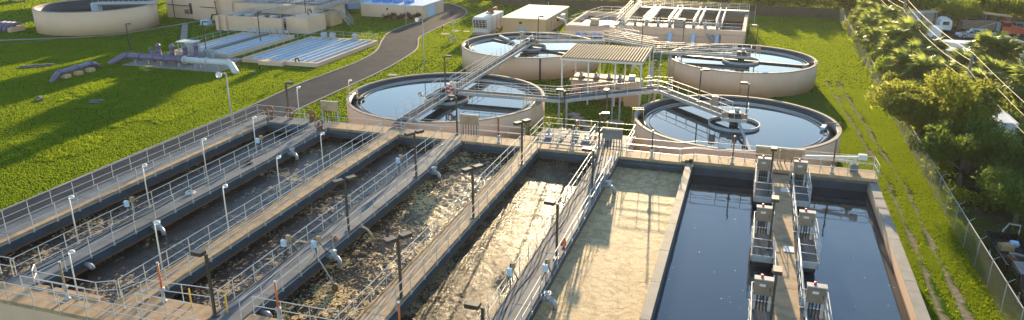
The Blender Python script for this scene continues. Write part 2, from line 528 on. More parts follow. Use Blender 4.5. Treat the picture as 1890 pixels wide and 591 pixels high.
def copy_tree(src, label, loc, rz=0.0, group=None):
    r = src.copy()
    COL.objects.link(r)
    r.location = loc
    r.rotation_euler = (0, 0, rz)
    r['label'] = label
    if group: r['group'] = group
    def rec(a, b):
        for ch in list(a.children):
            c = ch.copy()
            COL.objects.link(c)
            c.parent = b
            rec(ch, c)
    kids = [o for o in src.children]
    rec(src, r)
    return r

ORD = ['first','second','third','fourth','fifth','sixth','seventh','eighth','ninth','tenth','eleventh','twelfth','thirteenth','fourteenth','fifteenth','sixteenth','seventeenth','eighteenth','nineteenth','twentieth']

_posts = {}
def post_mesh(h, drop, r=0.028, mat='aluminium'):
    k = (round(h,2), round(drop,2), r, mat)
    if k not in _posts:
        mb = MB().tube((0,0,-drop), (0,0,h), r, 6)
        if drop > 0.1:
            mb.box(-0.05, 0.05, -0.05, 0.05, -drop-0.02, -drop+0.16)
        else:
            mb.box(-0.06, 0.06, -0.06, 0.06, -0.002, 0.02)
        _posts[k] = mb.mesh('post', mat)
    return _posts[k]

def rail(pts, label=None, parent=None, h=1.07, drop=0.24, sp=1.75, group=None, r=0.022, mat='aluminium', toe=False):
    """two-rail guard rail on base points pts; its own thing, or parts of parent"""
    pts = [Vector(p) for p in pts]
    if parent is None:
        parent = thing('guard_rail', label, 'railing', tuple(pts[0]), group=group)
    off = Vector(parent.location)
    for nm, hh in (('top_rail', h), ('middle_rail', h*0.52)):
        mb = MB()
        for a, b in zip(pts[:-1], pts[1:]):
            mb.tube(a+Vector((0,0,hh)), b+Vector((0,0,hh)), r, 6)
        mb.build(nm, mat, parent)
    if toe:
        mb = MB()
        for a, b in zip(pts[:-1], pts[1:]):
            mb.beam(a+Vector((0,0,0.07)), b+Vector((0,0,0.07)), 0.012, 0.10)
        mb.build('toe_board', mat, parent)
    me = post_mesh(h, drop, r+0.002, mat)
    last = len(pts)-2
    for k, (a, b) in enumerate(zip(pts[:-1], pts[1:])):
        n = max(1, int(round((b-a).length/sp)))
        for i in range(n+(1 if k == last else 0)):
            place('post', me, parent, tuple(a+(b-a)*(i/n)-off))
    return parent

def stairs(p0, p1, w, label=None, parent=None, rails=True, mat='galvanised', step=0.20, group=None):
    """open stair rising from p0 to p1 (centre line)"""
    p0, p1 = Vector(p0), Vector(p1)
    if parent is None:
        parent = thing('open_stair', label, 'stairs', tuple(p0), group=group)
    off = Vector(parent.location)
    d = p1-p0
    hd = Vector((d.x, d.y, 0)).normalized()
    s = Vector((-hd.y, hd.x, 0))
    for k in (-1, 1):
        mb = MB().beam(p0+s*(k*w/2), p1+s*(k*w/2), 0.06, 0.24)
        mb.build('stringer', mat, parent)
    n = max(3, int(round(abs(d.z)/step)))
    tm = MB().obox((0,0,0), 0.26, w-0.08, 0.04).mesh('tread', 'grating')
    for i in range(n):
        p = p0+d*((i+0.5)/n)
        place('tread', tm, parent, tuple(p-off), math.atan2(hd.y, hd.x))
    if rails:
        for k in (-1, 1):
            rail([p0+s*(k*w/2), p1+s*(k*w/2)], parent=parent, drop=0.05, sp=1.3)
    return parent

# value noise on a grid, used to shape liquid surfaces
def vnoise(xs, ys, cell, seed):
    r = np.random.default_rng(seed)
    gx, gy = xs/cell, ys/cell
    ix, iy = np.floor(gx).astype(int), np.floor(gy).astype(int)
    fx, fy = gx-ix, gy-iy
    fx, fy = fx*fx*(3-2*fx), fy*fy*(3-2*fy)
    ix -= ix.min(); iy -= iy.min()
    t = r.random((ix.max()+2, iy.max()+2))
    return (t[ix,iy]*(1-fx)*(1-fy)+t[ix+1,iy]*fx*(1-fy)+t[ix,iy+1]*(1-fx)*fy+t[ix+1,iy+1]*fx*fy)-0.5

def liquid(name, x0, x1, y0, y1, z, mat, amp, step, seed):
    nx, ny = int((x1-x0)/step), int((y1-y0)/step)
    gx, gy = np.meshgrid(np.linspace(x0, x1, nx+1), np.linspace(y0, y1, ny+1), indexing='ij')
    X, Y = gx.ravel(), gy.ravel()
    h = np.zeros_like(X)
    for cell, a in ((1.6, 0.30), (0.7, 0.40), (0.40, 0.60), (0.26, 0.65), (0.17, 0.35)):
        h += a*vnoise(X+0.3*np.sin(Y*1.7), Y+0.3*np.sin(X*1.9), cell, seed+int(cell*100))
    r = np.random.default_rng(seed)
    # boils: rings of lifted froth above the diffusers
    for _ in range(int((x1-x0)*(y1-y0)/7)):
        cx, cy, rr = r.uniform(x0, x1), r.uniform(y0, y1), r.uniform(0.35, 0.9)
        d = np.hypot(X-cx, Y-cy)
        h += 0.45*np.exp(-((d-rr)/0.10)**2)*r.uniform(0.2, 1)*(0.6+0.8*vnoise(X, Y, 0.3, 8))
    co = np.stack([X, Y, z+amp*h], 1)
    i, j = np.meshgrid(np.arange(nx), np.arange(ny), indexing='ij')
    a = (i*(ny+1)+j).ravel()
    q = np.stack([a, a+ny+1, a+ny+2, a+1], 1)
    return np_mesh(name, co, q, mat, True)

def np_mesh(name, co, faces, mat, smooth=False):
    me = bpy.data.meshes.new(name)
    n, k = faces.shape
    me.vertices.add(len(co))
    me.vertices.foreach_set('co', co.astype(np.float32).ravel())
    me.loops.add(n*k)
    me.loops.foreach_set('vertex_index', faces.astype(np.int32).ravel())
    me.polygons.add(n)
    me.polygons.foreach_set('loop_start', np.arange(0, n*k, k, dtype=np.int32))
    me.polygons.foreach_set('loop_total', np.full(n, k, dtype=np.int32))
    if smooth:
        me.polygons.foreach_set('use_smooth', np.ones(n, dtype=bool))
    me.materials.append(MATS[mat])
    me.update(calc_edges=True)
    me.validate()
    return me

# ------------------------------------------------------------------ the setting
D = 3.0            # deck level above the lawn
WZ = 2.10          # liquor level in the channels

struct('ground', MB().add([(-600,-60,0),(500,-60,0),(500,900,0),(-600,900,0)], [(0,1,2,3)]), 'ground_turf')

def strip(left, right, z):
    n = len(left)
    vs = [(x,y,z) for x,y in left]+[(x,y,z) for x,y in right]
    return MB().add(vs, [(i, n+i, n+i+1, i+1) for i in range(n-1)])

def smooth_line(pts, k=5):
    """Catmull-Rom through 2-D points"""
    out = []
    P = [pts[0]]+list(pts)+[pts[-1]]
    for i in range(1, len(P)-2):
        p0, p1, p2, p3 = P[i-1], P[i], P[i+1], P[i+2]
        for j in range(k):
            t = j/k
            out.append(tuple(0.5*((2*p1[a])+(-p0[a]+p2[a])*t+(2*p0[a]-5*p1[a]+4*p2[a]-p3[a])*t*t+(-p0[a]+3*p1[a]-3*p2[a]+p3[a])*t**3) for a in (0,1)))
    out.append(pts[-1])
    return out
ROAD_L = smooth_line([(-53.6,0),(-53.6,20),(-53.7,38),(-54.0,50),(-54.1,62),(-54.2,70),(-54.6,76),(-54.9,82),(-54.5,90),(-54.4,97),(-55.7,104.5),(-59.0,113),(-61.2,120),(-61.7,128),(-61.0,136),(-62.0,144),(-67.0,153),(-77,159),(-92,162)])
ROAD_R = smooth_line([(-45.0,0),(-45.0,20),(-45.0,38),(-45.0,50),(-45.4,60),(-48.0,68),(-48.4,74),(-48.4,82),(-48.4,90),(-48.8,97),(-50.0,106),(-51.6,110.8),(-54.2,117),(-54.8,123),(-55.3,132),(-55.7,142),(-59.0,151),(-68.0,160),(-88,168)])
struct('road', strip(ROAD_L, ROAD_R, 0.012), 'asphalt')
def kerb(line, side, label_from=0):
    mb = MB()
    for a, b in zip(line[:-1], line[1:]):
        d = Vector((b[0]-a[0], b[1]-a[1], 0))
        if d.length < 1e-3: continue
        s = Vector((-d.y, d.x, 0)).normalized()*side*0.11
        mb.beam((a[0]+s.x, a[1]+s.y, 0.03), (b[0]+s.x+d.x*0.02, b[1]+s.y+d.y*0.02, 0.03), 0.2, 0.2)
    return struct('kerb', mb, 'concrete_pale')
kerb(ROAD_L, 1)
kerb([p for p in ROAD_R if p[1] > 66], -1)

def path_strip(pts, w):
    L, R = [], []
    for k, p in enumerate(pts):
        a, b = pts[max(k-1,0)], pts[min(k+1,len(pts)-1)]
        d = Vector((b[0]-a[0], b[1]-a[1], 0)).normalized()
        L.append((p[0]-d.y*w/2, p[1]+d.x*w/2)); R.append((p[0]+d.y*w/2, p[1]-d.x*w/2))
    return strip(L, R, 0.02)
struct('footpath', path_strip(smooth_line([(-140,84),(-128,90.0),(-121,94.2),(-113,98.8),(-107,103.6),(-104.6,112),(-103.2,119.5),(-102.8,124)]), 1.0), 'concrete_pale')
struct('footpath', path_strip(smooth_line([(-128,86.5),(-117,90.8),(-113.3,97.6)]), 0.5), 'concrete_pale')
# flagstone path: one slab after the other
fp = tag(bpy.data.objects.new('flagstone_path', None), kind='structure'); COL.objects.link(fp); fp.location = (-92.2,104.4,0)
for i in range(9):
    t = i/8.0
    x, y = -92.2+(-103.0+92.2)*t, 104.4+(117.6-104.4)*t
    MB().obox((x,y,0.03), 1.7, 1.05, 0.06, math.radians(-51)).build('flagstone', 'concrete_pale', fp)
fp2 = tag(bpy.data.objects.new('garden_path', None), kind='structure'); COL.objects.link(fp2); fp2.location = (-16,76,0)
for i in range(6):
    MB().obox((-17.9+1.3*i*0.55, 78.5-1.25*i, 0.03), 1.15, 1.25, 0.06, math.radians(-20)).build('flagstone', 'concrete_pale', fp2)
# distant service road and gravel at the far left
struct('service_road', strip([(-200,92),(-160,103),(-140,112.5),(-125,123)], [(-200,78),(-150,97),(-134,106.8),(-120,116)], 0.016), 'asphalt')

# ------------------------------------------------------------------ aeration basin: seven walls, six channels
Y0, Y1 = 26.4, 57.4           # inner faces of the near and far cross walls
YN, YF = 24.9, 59.25          # outer faces
WALK = [('A', -44.55, -42.45), ('B', -37.75, -36.05), ('C', -30.30, -28.95), ('D', -24.55, -22.90), ('E', -17.45, -16.10), ('F', -11.00, -9.35)]
WORD = {'A': 'first', 'B': 'second', 'C': 'third', 'D': 'fourth', 'E': 'fifth', 'F': 'sixth'}
basin = thing('aeration_basin', 'long concrete aeration basin with six parallel channels and seven walls', 'basin', (-24,42,0))
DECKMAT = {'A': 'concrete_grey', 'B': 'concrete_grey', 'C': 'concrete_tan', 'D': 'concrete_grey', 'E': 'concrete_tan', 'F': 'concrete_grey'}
slab_meshes = {}
def slab_run(parent, x0, x1, y0, y1, z0, z1, mat, along='y', n=None, name='deck_slab'):
    """deck cast in bays with open joints"""
    length = (y1-y0) if along == 'y' else (x1-x0)
    n = n or max(1, int(round(length/3.1)))
    step = length/n
    off = Vector(parent.location)
    w = (x1-x0) if along == 'y' else (y1-y0)
    k = (round(w,3), round(step,3), round(z1-z0,3), mat, along)
    if k not in slab_meshes:
        g = 0.008
        mb = MB()
        if along == 'y': mb.bev(-w/2, w/2, -step/2+g, step/2-g, -(z1-z0), 0, 0.015)
        else: mb.bev(-step/2+g, step/2-g, -w/2, w/2, -(z1-z0), 0, 0.015)
        slab_meshes[k] = mb.mesh(name, mat)
    for i in range(n):
        c = (i+0.5)*step
        p = ((x0+x1)/2, y0+c, z1) if along == 'y' else (x0+c, (y0+y1)/2, z1)
        place(name, slab_meshes[k], parent, (p[0]-off.x, p[1]-off.y, p[2]-off.z+rng.uniform(-0.004, 0.004)))

for key, x0, x1 in WALK:
    MB().box(x0+0.06, x1-0.06, Y0-0.02, Y1+0.02, 0.0, 2.775).build('wall', 'wall_coat' if key != 'A' else 'wall_coat', basin)
    if key == 'A':
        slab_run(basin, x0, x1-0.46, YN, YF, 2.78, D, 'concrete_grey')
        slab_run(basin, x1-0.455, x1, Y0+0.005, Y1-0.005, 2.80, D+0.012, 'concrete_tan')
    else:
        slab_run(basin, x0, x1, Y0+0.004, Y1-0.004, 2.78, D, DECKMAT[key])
    # raised kerb along the left edge, as cast
    MB().box(x0+0.02, x0+0.10, Y0+0.02, Y1-0.02, D-0.004, D+0.05).build('deck_kerb', DECKMAT[key], basin)
MB().box(-3.90, -3.40, YN+0.02, Y1+0.02, 0, 2.985).build('divider_wall', 'wall_coat', basin)
slab_run(basin, -3.92, -3.38, YN, Y1+0.02, 2.99, 3.05, 'concrete_pale', n=8, name='coping')
for key, x0, x1 in WALK:
    MB().tube((x1+0.05, Y0+0.3, 2.84), (x1+0.05, Y1-0.3, 2.84), 0.03, 6).build('side_conduit', 'galvanised', basin)
    # scum line where the liquor laps the wall
    MB().box(x1-0.062, x1-0.054, Y0, Y1, WZ-0.05, WZ+0.12).build('scum_line', 'rust', basin)
    if key in 'BDF':
        MB().path([(x0+0.5+0.12*math.sin(y*0.9), y, D+0.03) for y in np.arange(Y0+1, Y1-1, 0.9)], 0.025, 6).build('hose_line', 'purple_paint' if key == 'D' else 'black_rubber', basin, True)
# outer face of the left wall, near and far cross walls
MB().box(-44.53, -44.44, YN+0.02, YF-0.02, 0, 2.775).build('outer_wall', 'stucco', basin)
MB().box(-44.44, 9.86, YN+0.02, YN+0.22, 0, 2.775).build('end_wall', 'stucco', basin)
MB().box(-44.44, 9.86, YN+0.22, Y0, 0.0, 2.76).build('near_wall', 'wall_coat', basin)
MB().box(-44.44, 9.86, Y1, YF-0.2, 0.0, 2.76).build('far_wall', 'wall_coat', basin)
MB().box(-44.44, 9.86, YF-0.2, YF-0.02, 0.0, 2.775).build('outlet_wall', 'stucco', basin)
# cross decks
slab_run(basin, -42.44, -3.95, YN, Y0, 2.78, D, 'concrete_tan', 'x')
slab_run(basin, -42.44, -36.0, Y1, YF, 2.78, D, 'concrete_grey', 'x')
slab_run(basin, -36.0, -3.95, Y1, YF, 2.78, D, 'concrete_tan', 'x')
for xa, xb in ((-28.9,-24.6), (-22.85,-17.5), (-16.05,-11.05)):
    slab_run(basin, xa, xb, Y0, 27.75, 2.72, D-0.06, 'concrete_tan', 'x', 2, name='ledge_slab')
# lower outlet ledges along the far wall, weathered
for xa, xb in ((-42.4,-37.8),(-36.0,-30.35),(-28.9,-24.6),(-22.85,-17.5),(-16.05,-11.05),(-9.3,-3.95)):
    MB().bev(xa, xb, Y1-0.28, Y1-0.003, 2.45, 2.72, 0.03).build('outlet_ledge', 'wall_coat', basin)
# water-stained step blocks near the left end
for xa, xb in ((-34.5,-31.2), (-35.7,-34.9)):
    MB().bev(xa, xb, Y0+0.003, Y0+0.35, 2.7, D+0.06, 0.03).build('step_block', 'concrete_tan', basin)
# near front face: recessed bays and a pipe stub
for xa, xb in ((-33.2,-31.6), (-30.4,-27.8)):
    MB().box(xa, xb, YN-0.03, YN+0.018, 0.2, 2.3).build('wall_panel', 'stucco', basin)
MB().path([(-38.6,24.95,2.2),(-38.6,24.2,2.2),(-38.6,23.8,2.0),(-38.6,23.7,1.4),(-38.6,23.7,0.0)], 0.22, 12).build('drain_pipe', 'pale_blue_paint', basin, True)

# liquor in each channel
CH = [(-42.5,-37.7,'liquor_dark',0.06),(-36.1,-30.25,'liquor_dark',0.06),(-29.0,-24.5,'liquor_dark',0.06),(-22.95,-17.4,'liquor_mid',0.045),(-16.15,-10.95,'liquor_froth',0.036),(-9.4,-3.85,'liquor_foam',0.016)]
for i, (xa, xb, mt, amp) in enumerate(CH):
    o = place('water', liquid('water', xa, xb, Y0-0.05, Y1+0.05, WZ, mt, amp, 0.065, 31+i*7))
    o['kind'] = 'structure'

# ------------------------------------------------------------------ still basin on the right with its equipment walkway
still_b = thing('still_basin', 'concrete basin of still dark water with a central equipment walkway', 'basin', (3,42,0))
MB().box(9.33, 9.90, YN+0.02, Y1+0.6, 0, 2.985).build('wall', 'stucco', still_b)
slab_run(still_b, 9.31, 9.92, YN, 57.9, 2.99, 3.05, 'concrete_pale', n=6, name='coping')
MB().box(2.70, 3.58, Y0, Y1, 0, 2.70).build('wall', 'wall_coat', still_b)
slab_run(still_b, 2.52, 3.75, Y0, 56.9, 2.74, D, 'concrete_tan')
slab_run(still_b, -3.35, 9.28, YN, Y0-0.01, 2.78, D, 'concrete_tan', 'x')
MB().box(9.318, 9.329, Y0, Y1, WZ-0.06, WZ+0.13).build('scum_line', 'rust', still_b)
for xx in (2.688, 3.581):
    MB().box(xx, xx+0.011, Y0, Y1, WZ-0.06, WZ+0.08).build('scum_line', 'rust', still_b)
# raised far deck of the still basin
slab_run(still_b, -3.4, 9.9, 56.95, 58.95, 3.10, 3.34, 'concrete_tan', 'x', 5)
MB().box(-3.38, 9.88, 57.2, 58.8, 2.77, 3.095).build('deck_beam', 'concrete_grey', still_b)
for i in range(3):
    MB().box(-4.35+0.32*i, -3.41, 57.45, 58.75, D+0.002, D+0.115*(i+1)).build('step', 'concrete_tan', still_b)
for xa, xb in ((-3.42, 2.72), (3.56, 9.36)):
    o = place('water', liquid('water', xa, xb, Y0-0.05, Y1+0.05, WZ, 'dark_water', 0.003, 0.14, 91))
    o['kind'] = 'structure'

# scattered foam flecks drifting on the still water
fl = MB()
for _ in range(46):
    x = rng.choice((rng.uniform(-3.2,1.2), rng.uniform(5.2,9.2))); y = rng.uniform(27,55); q = rng.uniform(0.012,0.038)
    fl.lathe([(0.0,WZ+0.02),(q*0.7,WZ+0.015),(q,WZ-0.01)], 6, (x,y), closed=False)
tag(fl.build('foam_flecks','white_paint'), 'white foam flecks drifting on the still dark water', 'foam', kind='stuff')
# ------------------------------------------------------------------ guard rails of the basins
for key, x0, x1 in WALK:
    nm = WORD[key]
    if key == 'A':
        rail([(x0-0.02, YN+0.05, D), (x0-0.02, 58.9, D), (-39.4, 58.95, D)], 'outer guard rail of the leftmost walkway, beside the asphalt road', group='basin guard rails')
    else:
        rail([(x0-0.04, Y0+0.6, D), (x0-0.04, 57.0, D)], f'guard rail on the left edge of the {nm} walkway from the left', group='basin guard rails')
    rail([(x1+0.04, Y0+0.6, D), (x1+0.04, 57.0, D)], f'guard rail on the right edge of the {nm} walkway from the left', group='basin guard rails')
segs = [(-42.3,-38.0),(-35.9,-30.5),(-28.7,-24.8),(-22.6,-17.7),(-15.9,-11.2),(-9.0,-4.5)]
for i, (xa, xb) in enumerate(segs):
    rail([(xa, Y1+0.05, D), (xb, Y1+0.05, D)], f'guard rail at the far end of the {ORD[i]} channel from the left', group='basin guard rails')
    if i > 2:
        rail([(xa, Y0+1.28, D-0.06), (xb, Y0+1.28, D-0.06)], f'guard rail at the near end of the {ORD[i]} channel from the left', group='basin guard rails', drop=0.05)
rail([(-42.3, Y0+0.0, D), (-38.9, Y0+0.0, D), (-38.9, Y0+0.75, D), (-37.75, Y0+0.75, D)], 'stepped guard rail at the near end of the first channel', group='basin guard rails', drop=0.05)
rail([(-36.0, Y0+0.55, D), (-35.5, Y0-0.02, D), (-31.2, Y0-0.02, D), (-30.36, Y0+0.45, D)], 'guard rail at the near end of the second channel beside the slim lamp', group='basin guard rails', drop=0.05)
rail([(-29.3, Y0-0.25, D), (-28.9, Y0+1.0, D), (-24.7, Y0+1.3, D)], 'guard rail at the near end of the third channel beside the orange rod', group='basin guard rails', drop=0.05)
rail([(-44.5, YN+0.04, D), (-4.2, YN+0.04, D)], 'long guard rail along the near edge of the basin above the tan end wall', group='basin guard rails')
rail([(-35.6, 25.75, D), (-31.3, 25.75, D)], 'short inner guard rail on the near deck behind the slim lamp', group='basin guard rails', drop=0.0)
rail([(-28.4, 26.1, D), (-24.9, 26.1, D)], 'short inner guard rail on the near deck at the third channel', group='basin guard rails', drop=0.0)
rail([(-43.9, 26.2, D), (-42.6, 27.2, D)], 'slanting guard rail at the near left corner of the basin', group='basin guard rails', drop=0.0)
for i, (xa, xb) in enumerate([(-34.4,-31.6),(-31.2,-24.4),(-22.3,-17.8)]):
    rail([(xa, YF-0.06, D), (xb, YF-0.06, D)], ['back guard rail of the far deck beside the first slide gate', 'back guard rail of the far deck in front of the left clarifier', 'back guard rail of the far deck right of the second slide gate'][i], group='basin guard rails')
rail([(-8.8, YF-0.06, D), (-4.5, YF-0.06, D), (-3.3, 58.88, 3.34), (9.75, 58.88, 3.34), (9.85, 57.0, 3.34)], 'guard rail along the back of the raised far deck beside the right clarifier', group='basin guard rails')
rail([(-8.7, Y1+0.1, D), (-4.45, Y1+0.1, D), (-3.35, 57.02, 3.34), (2.35, 57.02, 3.34)], 'guard rail climbing three steps onto the raised far deck', group='basin guard rails')
rail([(3.95, 57.02, 3.34), (9.7, 57.02, 3.34)], 'front guard rail of the raised far deck at the right corner', group='basin guard rails')

# ------------------------------------------------------------------ equipment walkway: platforms, cabinets
for side in (-1, 1):
    xe = 2.52 if side < 0 else 3.75
    xo = xe+side*1.22
    sd = 'left' if side < 0 else 'right'
    stops = []
    for i, y in enumerate((55.3, 45.75, 36.15)):
        ya, yb = y-3.55, y+0.55
        bay = ['far', 'middle', 'near'][i]
        pl = thing('platform', f'railed grating platform on the {sd} side of the equipment walkway, the {bay} one', 'platform', (xe, y, D), group='cantilever platforms')
        xa, xb = min(xe, xo), max(xe, xo)
        MB().box(xa+0.01, xb-0.01, ya, yb, 2.86, D-0.01).build('grating', 'grating', pl)
        MB().box(xa, xb, ya-0.05, ya, 2.62, D+0.04).build('edge_channel', 'galvanised', pl)
        MB().box(xa, xb, yb, yb+0.05, 2.62, D+0.04).build('edge_channel', 'galvanised', pl)
        MB().box(xo-0.03, xo+0.03, ya-0.05, yb+0.05, 2.62, D+0.04).build('edge_channel', 'galvanised', pl)
        MB().box(xa+0.1, xb-0.1, ya+0.1, yb-0.1, 2.30, 2.62).build('mixer_housing', 'dark_metal', pl)
        rail([(xe+side*0.04, ya, D), (xo, ya, D), (xo, yb, D), (xe+side*0.04, yb, D)], parent=pl, drop=0.05, sp=1.15)
        stops.append((ya, yb))
        # cabinet on its stand, facing the near end
        cx = (1.84 if side < 0 else 4.33)
        cb = thing('control_cabinet', f'stainless control cabinet with red beacon, {bay} one on the {sd} side of the walkway', 'cabinet', (cx, y-0.3, D), group='control cabinets')
        MB().bev(cx-0.45, cx+0.45, y-0.46, y-0.14, D+0.90, D+1.78, 0.02).build('cabinet_box', 'stainless', cb)
        dr = MB().bev(cx-0.40, cx+0.40, y-0.49, y-0.462, D+0.95, D+1.73, 0.01).build('door', 'stainless', cb)
        MB().box(cx+0.30, cx+0.34, y-0.53, y-0.49, D+1.2, D+1.38).build('handle', 'dark_metal', dr)
        MB().box(cx-0.2, cx+0.1, y-0.496, y-0.491, D+1.42, D+1.56).build('nameplate', 'white_paint', dr)
        MB().bev(cx-0.48, cx+0.48, y-0.54, y-0.08, D+1.782, D+1.83, 0.015).build('rain_hood', 'galvanised', cb)
        MB().cyl((cx-0.1, y-0.3), 0.07, D+1.83, D+1.99, 10).build('beacon', 'red_paint', cb, True)
        for k in (-1, 1):
            MB().box(cx+k*0.38-0.06, cx+k*0.38+0.06, y-0.38, y-0.22, D-0.005, D+0.898).build('leg', 'galvanised', cb)
        for k in range(4):
            MB().tube((cx-0.24+0.16*k, y-0.32, D-0.005), (cx-0.24+0.16*k, y-0.32, D+0.90), 0.035, 6).build('conduit', 'dark_metal', cb)
    ys = [Y0+0.3]+[v for ya, yb in reversed(stops) for v in (ya, yb)]+[56.7]
    for i in range(0, len(ys), 2):
        if ys[i+1]-ys[i] > 0.8:
            rail([(xe+side*0.03, ys[i], D), (xe+side*0.03, ys[i+1], D)], f'short guard rail on the {sd} edge of the equipment walkway, {ORD[i//2]} from the camera', group='walkway guard rails', sp=1.3)
    if side > 0:
        MB().tube((3.98, Y0+0.3, D+0.28), (3.98, 56.6, D+0.28), 0.05, 8).build('w', 'white_paint').name = 'conduit_pipe'
        tag(bpy.data.objects['conduit_pipe'], 'long white conduit pipe along the right edge of the equipment walkway', 'pipe')
# access hatches in the walkway deck
for i, y in enumerate((53.6, 43.6, 34.5)):
    o = MB().bev(3.1, 3.68, y-0.4, y+0.4, D+0.004, D+0.03, 0.01).build('access_hatch', 'aluminium')
    tag(o, f'square metal access hatch in the equipment walkway, {["farthest","middle","nearest"][i]} one', 'hatch', 'walkway hatches')

# ------------------------------------------------------------------ lamps
def slim_lamp(loc, label, h=3.0, group='slim white walkway lamps'):
    t = thing('slim_lamp', label, 'lamp', loc, group=group)
    x, y, z = loc
    MB().tube((x,y,z), (x,y,z+h), 0.045, 8, 0.032).build('pole', 'white_paint', t, True)
    MB().box(x-0.09, x+0.09, y-0.09, y+0.09, z-0.2, z+0.03).build('base_plate', 'galvanised', t)
    MB().path([(x,y,z+h-0.02),(x+0.05,y,z+h+0.10),(x+0.16,y,z+h+0.13)], 0.035, 8).build('arm', 'white_paint', t, True)
    MB().lathe([(0.0,z+h+0.20),(0.10,z+h+0.19),(0.17,z+h+0.12),(0.17,z+h+0.02),(0.0,z+h-0.03)], 12, (x+0.20,y), closed=False).build('lamp_head', 'lamp_lens', t, True)
    return t
for i, y in enumerate((31.6, 37.5, 43.4, 49.5)):
    slim_lamp((-38.05, y, D-0.1), f'slim white lamp pole on the second walkway, {ORD[i]} from the near end', 3.0)
for i, y in enumerate((30.1, 35.9, 41.6, 47.3)):
    slim_lamp((-30.42, y, D-0.1), f'slim white lamp pole on the third walkway, {ORD[i]} from the near end', 3.0)
slim_lamp((-32.3, Y0-0.25, D), 'slim white lamp pole at the near left end of the basin', 2.7)
slim_lamp((-40.1, 59.1, D-0.1), 'slim white lamp pole at the far left corner beside the rusty valve wheels', 3.1)
slim_lamp((-38.6, 66.0, 0), 'slim white lamp pole on the lawn between road and left clarifier', 5.2)

def shoebox_lamp(loc, label, heads, h=3.45, group='bronze shoebox lamps'):
    t = thing('walkway_lamp', label, 'lamp', loc, group=group)
    x, y, z = loc
    MB().box(x-0.062, x+0.062, y-0.062, y+0.062, z, z+h).build('pole', 'bronze', t)
    MB().box(x-0.16, x+0.16, y-0.16, y+0.16, z-0.02, z+0.05).build('base_plate', 'bronze', t)
    for dx, dy in heads:
        a = math.atan2(dy, dx)
        hd = MB().obox((x+dx*0.46, y+dy*0.46, z+h+0.02), 0.62, 0.40, 0.20, a).build('lamp_head', 'bronze', t)
        MB().obox((x+dx*0.46, y+dy*0.46, z+h-0.088), 0.52, 0.32, 0.02, a).build('lens', 'lamp_lens', hd).location = (0,0,0)
        MB().beam((x,y,z+h-0.06), (x+dx*0.26, y+dy*0.26, z+h+0.02), 0.07, 0.07).build('arm', 'bronze', t)
    return t
W2 = ((-0.5,-0.86),(0.5,0.86))
shoebox_lamp((-16.22,31.45,D), 'double-headed bronze lamp on the fifth walkway, nearest the camera', W2)
shoebox_lamp((-16.22,42.3,D), 'double-headed bronze lamp halfway along the fifth walkway', W2)
shoebox_lamp((-16.22,53.2,D), 'double-headed bronze lamp near the far end of the fifth walkway', W2)
shoebox_lamp((-23.02,38.0,D), 'double-headed bronze lamp on the fourth walkway, nearer one', W2)
shoebox_lamp((-23.02,48.2,D), 'double-headed bronze lamp on the fourth walkway, farther one', W2)
shoebox_lamp((-24.35,26.9,D), 'single-headed bronze lamp at the near end of the fourth walkway', ((-1,0.05),))
shoebox_lamp((-9.75,26.3,D), 'single-headed bronze lamp at the near end of the sixth walkway', ((-1,0.05),))
shoebox_lamp((-9.55,38.3,D), 'single-headed bronze lamp halfway along the sixth walkway', ((-1,0.05),))
shoebox_lamp((-9.55,48.2,D), 'single-headed bronze lamp toward the far end of the sixth walkway', ((-1,0.05),))
shoebox_lamp((2.25,52.5,D), 'single-headed bronze lamp on the equipment walkway, farther one', ((0,-1),), 3.5)
shoebox_lamp((2.25,33.9,D), 'single-headed bronze lamp on the equipment walkway, nearest the camera', ((0,-1),), 3.5)
shoebox_lamp((2.25,43.3,D), 'single-headed bronze lamp on the equipment walkway, middle one', ((0,-1),), 3.4)
shoebox_lamp((-24.0,59.0,D), 'bronze lamp beside the second slide gate on the far deck', ((-1,0.1),), 3.4)
shoebox_lamp((-11.25,58.95,D), 'bronze lamp left of the third slide gate on the far deck', ((1,0.1),), 3.0)
shoebox_lamp((-15.3,63.2,D), 'bronze lamp standing in the splitter box platform', ((-1,0.1),), 3.6)
shoebox_lamp((-12.1,66.5,0), 'bronze lamp on the lawn behind the splitter box', ((0,-1),), 6.2)
shoebox_lamp((-42.3,60.6,0), 'dark lamp post behind the far left corner of the basin', ((1,0.1),), 6.0)

def street_lamp(loc, label, h, lean=-1):
    t = thing('street_lamp', label, 'lamp', loc, group='tall road lamps')
    x, y, z = loc
    MB().tube((x,y,z), (x,y,z+h), 0.085, 10, 0.055).build('pole', 'galvanised', t, True)
    MB().box(x-0.2, x+0.2, y-0.2, y+0.2, z-0.05, z+0.12).build('base_plate', 'concrete_pale', t)
    MB().path([(x,y,z+h-0.05),(x+lean*0.2,y,z+h+0.18),(x+lean*0.75,y,z+h+0.12)], 0.05, 8).build('arm', 'galvanised', t, True)
    MB().lathe([(0.0,z+h+0.22),(0.16,z+h+0.18),(0.30,z+h-0.02),(0.22,z+h-0.30),(0.0,z+h-0.36)], 14, (x+lean*0.8,y), closed=False).build('lamp_head', 'lamp_lens', t, True)
street_lamp((-44.85,55.4,2.55), 'tall lamp with round glass head beside the leftmost walkway and the road', 5.2)
street_lamp((-41.5,91.0,0), 'tall lamp on the lawn right of the road, behind the left clarifier', 7.6)

